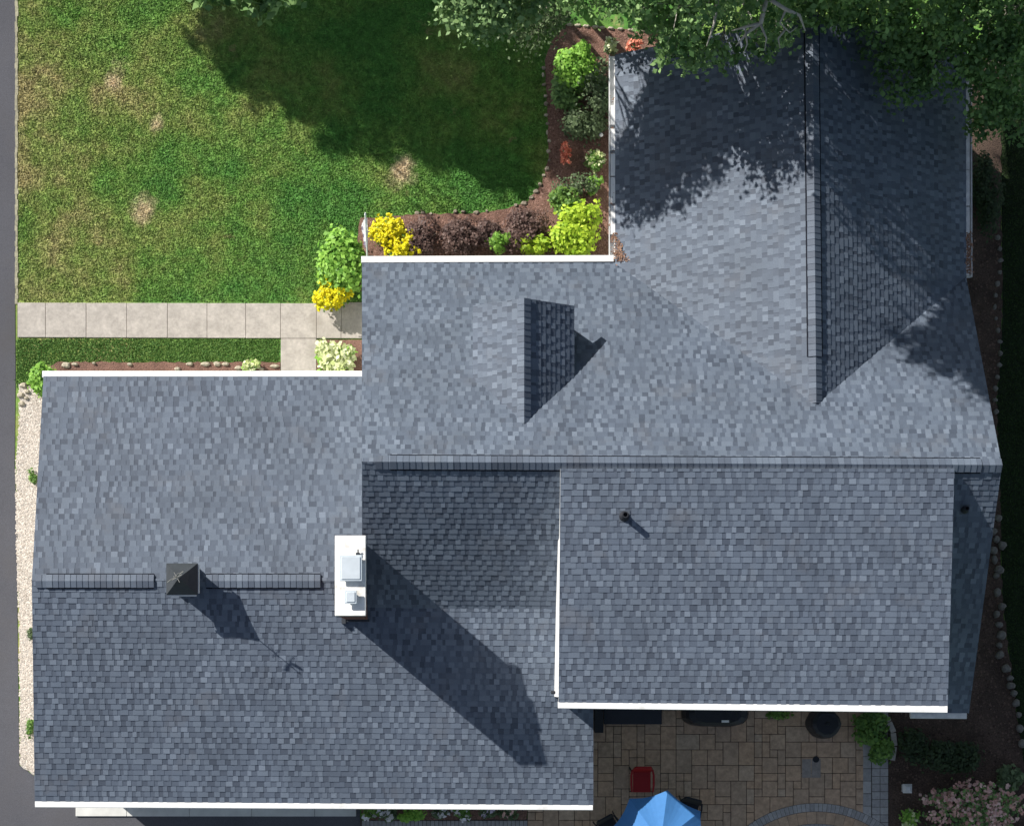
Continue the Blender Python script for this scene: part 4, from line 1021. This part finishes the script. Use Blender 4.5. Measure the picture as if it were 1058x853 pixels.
# ------------------------------------------------------------------ patio things
def rbox(mb, x0, x1, y0, y1, z0, z1, b=.015): mb.box(x0, x1, y0, y1, z0, z1, bev=b)
def chair(px, py, rz, seatm, label, wd=.58, frame='dark'):
    c = P(px, py, .4); t = empty('patio_chair', (c.x, c.y, .048), label, 'chair', None, rz)
    w2 = wd / 2
    mb = MB(); rbox(mb, -w2 + .06, w2 - .06, -.30, .26, .36, .41); mb.build('seat', M[seatm], t)
    # backrest slopes back (+y is the back)
    mb = MB(); n = 7; rings = []
    for k in range(n):
        s = k / (n - 1); z = .38 + .52 * s; y = .24 + .13 * s; ww = w2 - .05 - .05 * max(0, s - .7) / .3
        rings.append([(-ww, y - .02, z), (ww, y - .02, z), (ww, y + .025, z), (-ww, y + .025, z)])
    mb.loft(rings); mb.build('backrest', M[seatm], t)
    for s in (-1, 1):
        mb = MB(); mb.tube([(s * (w2 - .02), -.28, .58), (s * w2, -.1, .61), (s * w2, .15, .61), (s * (w2 - .03), .30, .62)], [.022, .028, .028, .022], 8)
        mb.build('armrest', M[seatm], t)
        for (y0, y1, zt) in ((-.30, -.26, .58), (.33, .24, .42)):
            mb = MB(); mb.tube([(s * (w2 - .0), y0, 0), (s * (w2 - .02), y1, zt)], .017, 7); mb.build('leg', M[frame], t)
    return t
chair(663, 806, 0, 'redseat', 'dark red patio chair above the blue umbrella')
chair(711, 838, -.25, 'blackseat', 'black patio chair right of the blue umbrella')
chair(630, 856, .5, 'blackseat', 'black patio chair left of the blue umbrella, by the garage corner')
# table and umbrella
uc = P(681, 868, 2.3)
tb = empty('patio_table', (uc.x, uc.y, .05), 'round dark patio table under the blue umbrella', 'table')
mb = MB(); rg = lambda r, z: [(r * math.cos(2 * math.pi * k / 32), r * math.sin(2 * math.pi * k / 32), z) for k in range(32)]
mb.loft([rg(.58, .68), rg(.60, .69), rg(.60, .71), rg(.585, .72)]); mb.build('tabletop', M['dark'], tb)
for k in range(4):
    a = k * math.pi / 2 + .4; mb = MB(); mb.tube([(.45 * math.cos(a), .45 * math.sin(a), 0), (.38 * math.cos(a), .38 * math.sin(a), .69)], .02, 7); mb.build('leg', M['dark'], tb)
um = empty('patio_umbrella', (uc.x, uc.y, .05), 'open blue canvas patio umbrella at the bottom of the picture', 'umbrella')
mb = MB(); R_ = 1.27; a0 = math.radians(80); apex = Vector((0, 0, 2.62)); NS = 8
def cpt(k, s, t_):      # s: 0 apex..1 rim, t_: 0..1 between rib k and k+1
    a = a0 + math.pi / 4 * k; b = a + math.pi / 4
    va = Vector((math.cos(a), math.sin(a), 0)); vb = Vector((math.cos(b), math.sin(b), 0))
    p = va.lerp(vb, t_) * R_ * s
    sag = math.sin(math.pi * t_) 
    p *= 1 - .06 * sag * s
    p.z = 2.62 - .48 * s ** 1.15 - .035 * sag * s
    return p
for k in range(NS):
    for i in range(6):
        for j in range(6):
            s0, s1, t0, t1 = i / 6, (i + 1) / 6, j / 6, (j + 1) / 6
            if i == 0: mb.face([apex, cpt(k, s1, t0), cpt(k, s1, t1)])
            else: mb.face([cpt(k, s0, t0), cpt(k, s1, t0), cpt(k, s1, t1), cpt(k, s0, t1)])
can = mb.build('canopy', M['canopy'], um)
for k in range(NS):
    mb = MB(); mb.tube([cpt(k, .03, 0) - Vector((0, 0, .02)), cpt(k, .5, 0) - Vector((0, 0, .02)), cpt(k, 1.0, 0) - Vector((0, 0, .012))], .009, 5); mb.build('rib', M['dullwhite'], um)
mb = MB(); mb.tube([(0, 0, 0), (0, 0, 2.66)], .022, 10); mb.build('pole', M['dullwhite'], um)
mb = MB(); mb.tube([(0, 0, 2.6), (0, 0, 2.68), (0, 0, 2.72)], [.04, .035, .01], 10); mb.build('finial', M['dullwhite'], um)
mb = MB(); mb.loft([rg(.24, 0), rg(.24, .05), rg(.1, .09)]); mb.build('base', M['dark'], um)
# covered grills
def cover(px0, px1, py, hgt, depth, label, tagged):
    a = P(px0, py, hgt * .55); b = P(px1, py, hgt * .55); wd = b.x - a.x
    t = empty('covered_grill', ((a.x + b.x) / 2, a.y, .048), label, 'grill')
    mb = MB(); n = 24; rings = []
    for z, f in ((0, 1.0), (hgt * .3, 1.0), (hgt * .75, .96), (hgt * .93, .88), (hgt, .70)):
        rg_ = []
        for k in range(n):
            an = 2 * math.pi * k / n; e = .55 if tagged else .95
            cx_, sy_ = math.cos(an), math.sin(an)
            fold = 1 + .02 * math.sin(k * 2.9 + z * 3)
            rg_.append((wd / 2 * f * math.copysign(abs(cx_) ** e, cx_) * fold, depth / 2 * f * math.copysign(abs(sy_) ** (e * 1.3), sy_) * fold, z * (1 + .01 * math.sin(k * 1.7))))
        rings.append(rg_)
    mb.loft(rings); mb.build('fabric_cover', M['cover'], t)
    if tagged:
        mb = MB(); mb.box(.08, .27, -.24, -.18, hgt + .001, hgt + .012); mb.build('name_tag', M['dullwhite'], t)
    else:
        mb = MB()
        mb.tube([(0, 0, hgt - .01), (0, 0, hgt + .05)], [.06, .03], 8); mb.build('handle_bump', M['cover'], t)
    return t
cover(706, 773, 736, 1.1, .72, 'long black covered grill with a small white tag under the rear eave', True)
cover(835, 868, 747, .9, .80, 'round black covered kettle grill at the east end of the patio', False)
st = P(654, 732, .2); e_ = P(625, 747, .22); f_ = P(683.5, 747, .22)
t = empty('door_step', (st.x, e_.y, 0), 'dark slate door step against the rear wall beside the garage', 'step')
mb = MB(); rbox(mb, e_.x - st.x, f_.x - st.x, 0, .75, .045, .17); mb.build('riser', M['slate'], t)
mb = MB(); rbox(mb, e_.x - st.x - .03, f_.x - st.x + .01, -.02, .77, .171, .21, .01); mb.build('tread', M['slate'], t)
a = P(614.5, 756, .5); b = P(622.5, 730, .5)
t = empty('utility_box', ((a.x + b.x) / 2, a.y, 0), 'narrow black box standing against the garage end wall', 'box')
mb = MB(); w_ = (b.x - a.x) / 2; rbox(mb, -w_, w_, 0, .7, .045, .62); mb.build('body', M['dark'], t)
mb = MB(); rbox(mb, -w_ - .012, w_ + .012, -.012, .712, .621, .66, .01); mb.build('lid', M['dark'], t)
c = P(843, 784, .05); mb = MB()
mb.loft([[(c.x + r * math.cos(2 * math.pi * k / 16), c.y + r * math.sin(2 * math.pi * k / 16), z) for k in range(16)] for r, z in ((.085, .03), (.085, .064), (.06, .066), (.055, .058))])
setp(mb.build('drain_cap', M['dark']), 'small round black drain cap set in the patio', 'drain')
# white lantern
c = P(937, 814, .2); t = empty('garden_lantern', (c.x, c.y, .035), 'small white square lantern in the dark bed right of the patio', 'lantern')
mb = MB(); rbox(mb, -.10, .10, -.10, .10, 0, .22); mb.build('body', M['dullwhite'], t)
mb = MB(); mb.loft([[(-.12, -.12, .222), (.12, -.12, .222), (.12, .12, .222), (-.12, .12, .222)], [(-.05, -.05, .29), (.05, -.05, .29), (.05, .05, .29), (-.05, .05, .29)]]); mb.build('cap', M['dullwhite'], t)
# small white globe ornament by the wing gutter
c = P(620.5, 143, .3); t = empty('garden_stake', (c.x, c.y, .03), 'tiny white ball on a stake beside the wing gutter', 'garden ornament')
mb = MB(); mb.tube([(0, 0, 0), (0, 0, .5)], .008); mb.build('stake', M['dark'], t)
mb = MB(); mb.loft([[(r * math.cos(2 * math.pi * k / 10), r * math.sin(2 * math.pi * k / 10), z) for k in range(10)] for r, z in ((.015, .49), (.045, .515), (.055, .55), (.045, .585), (.015, .61))]); mb.build('ball', M['white'], t)
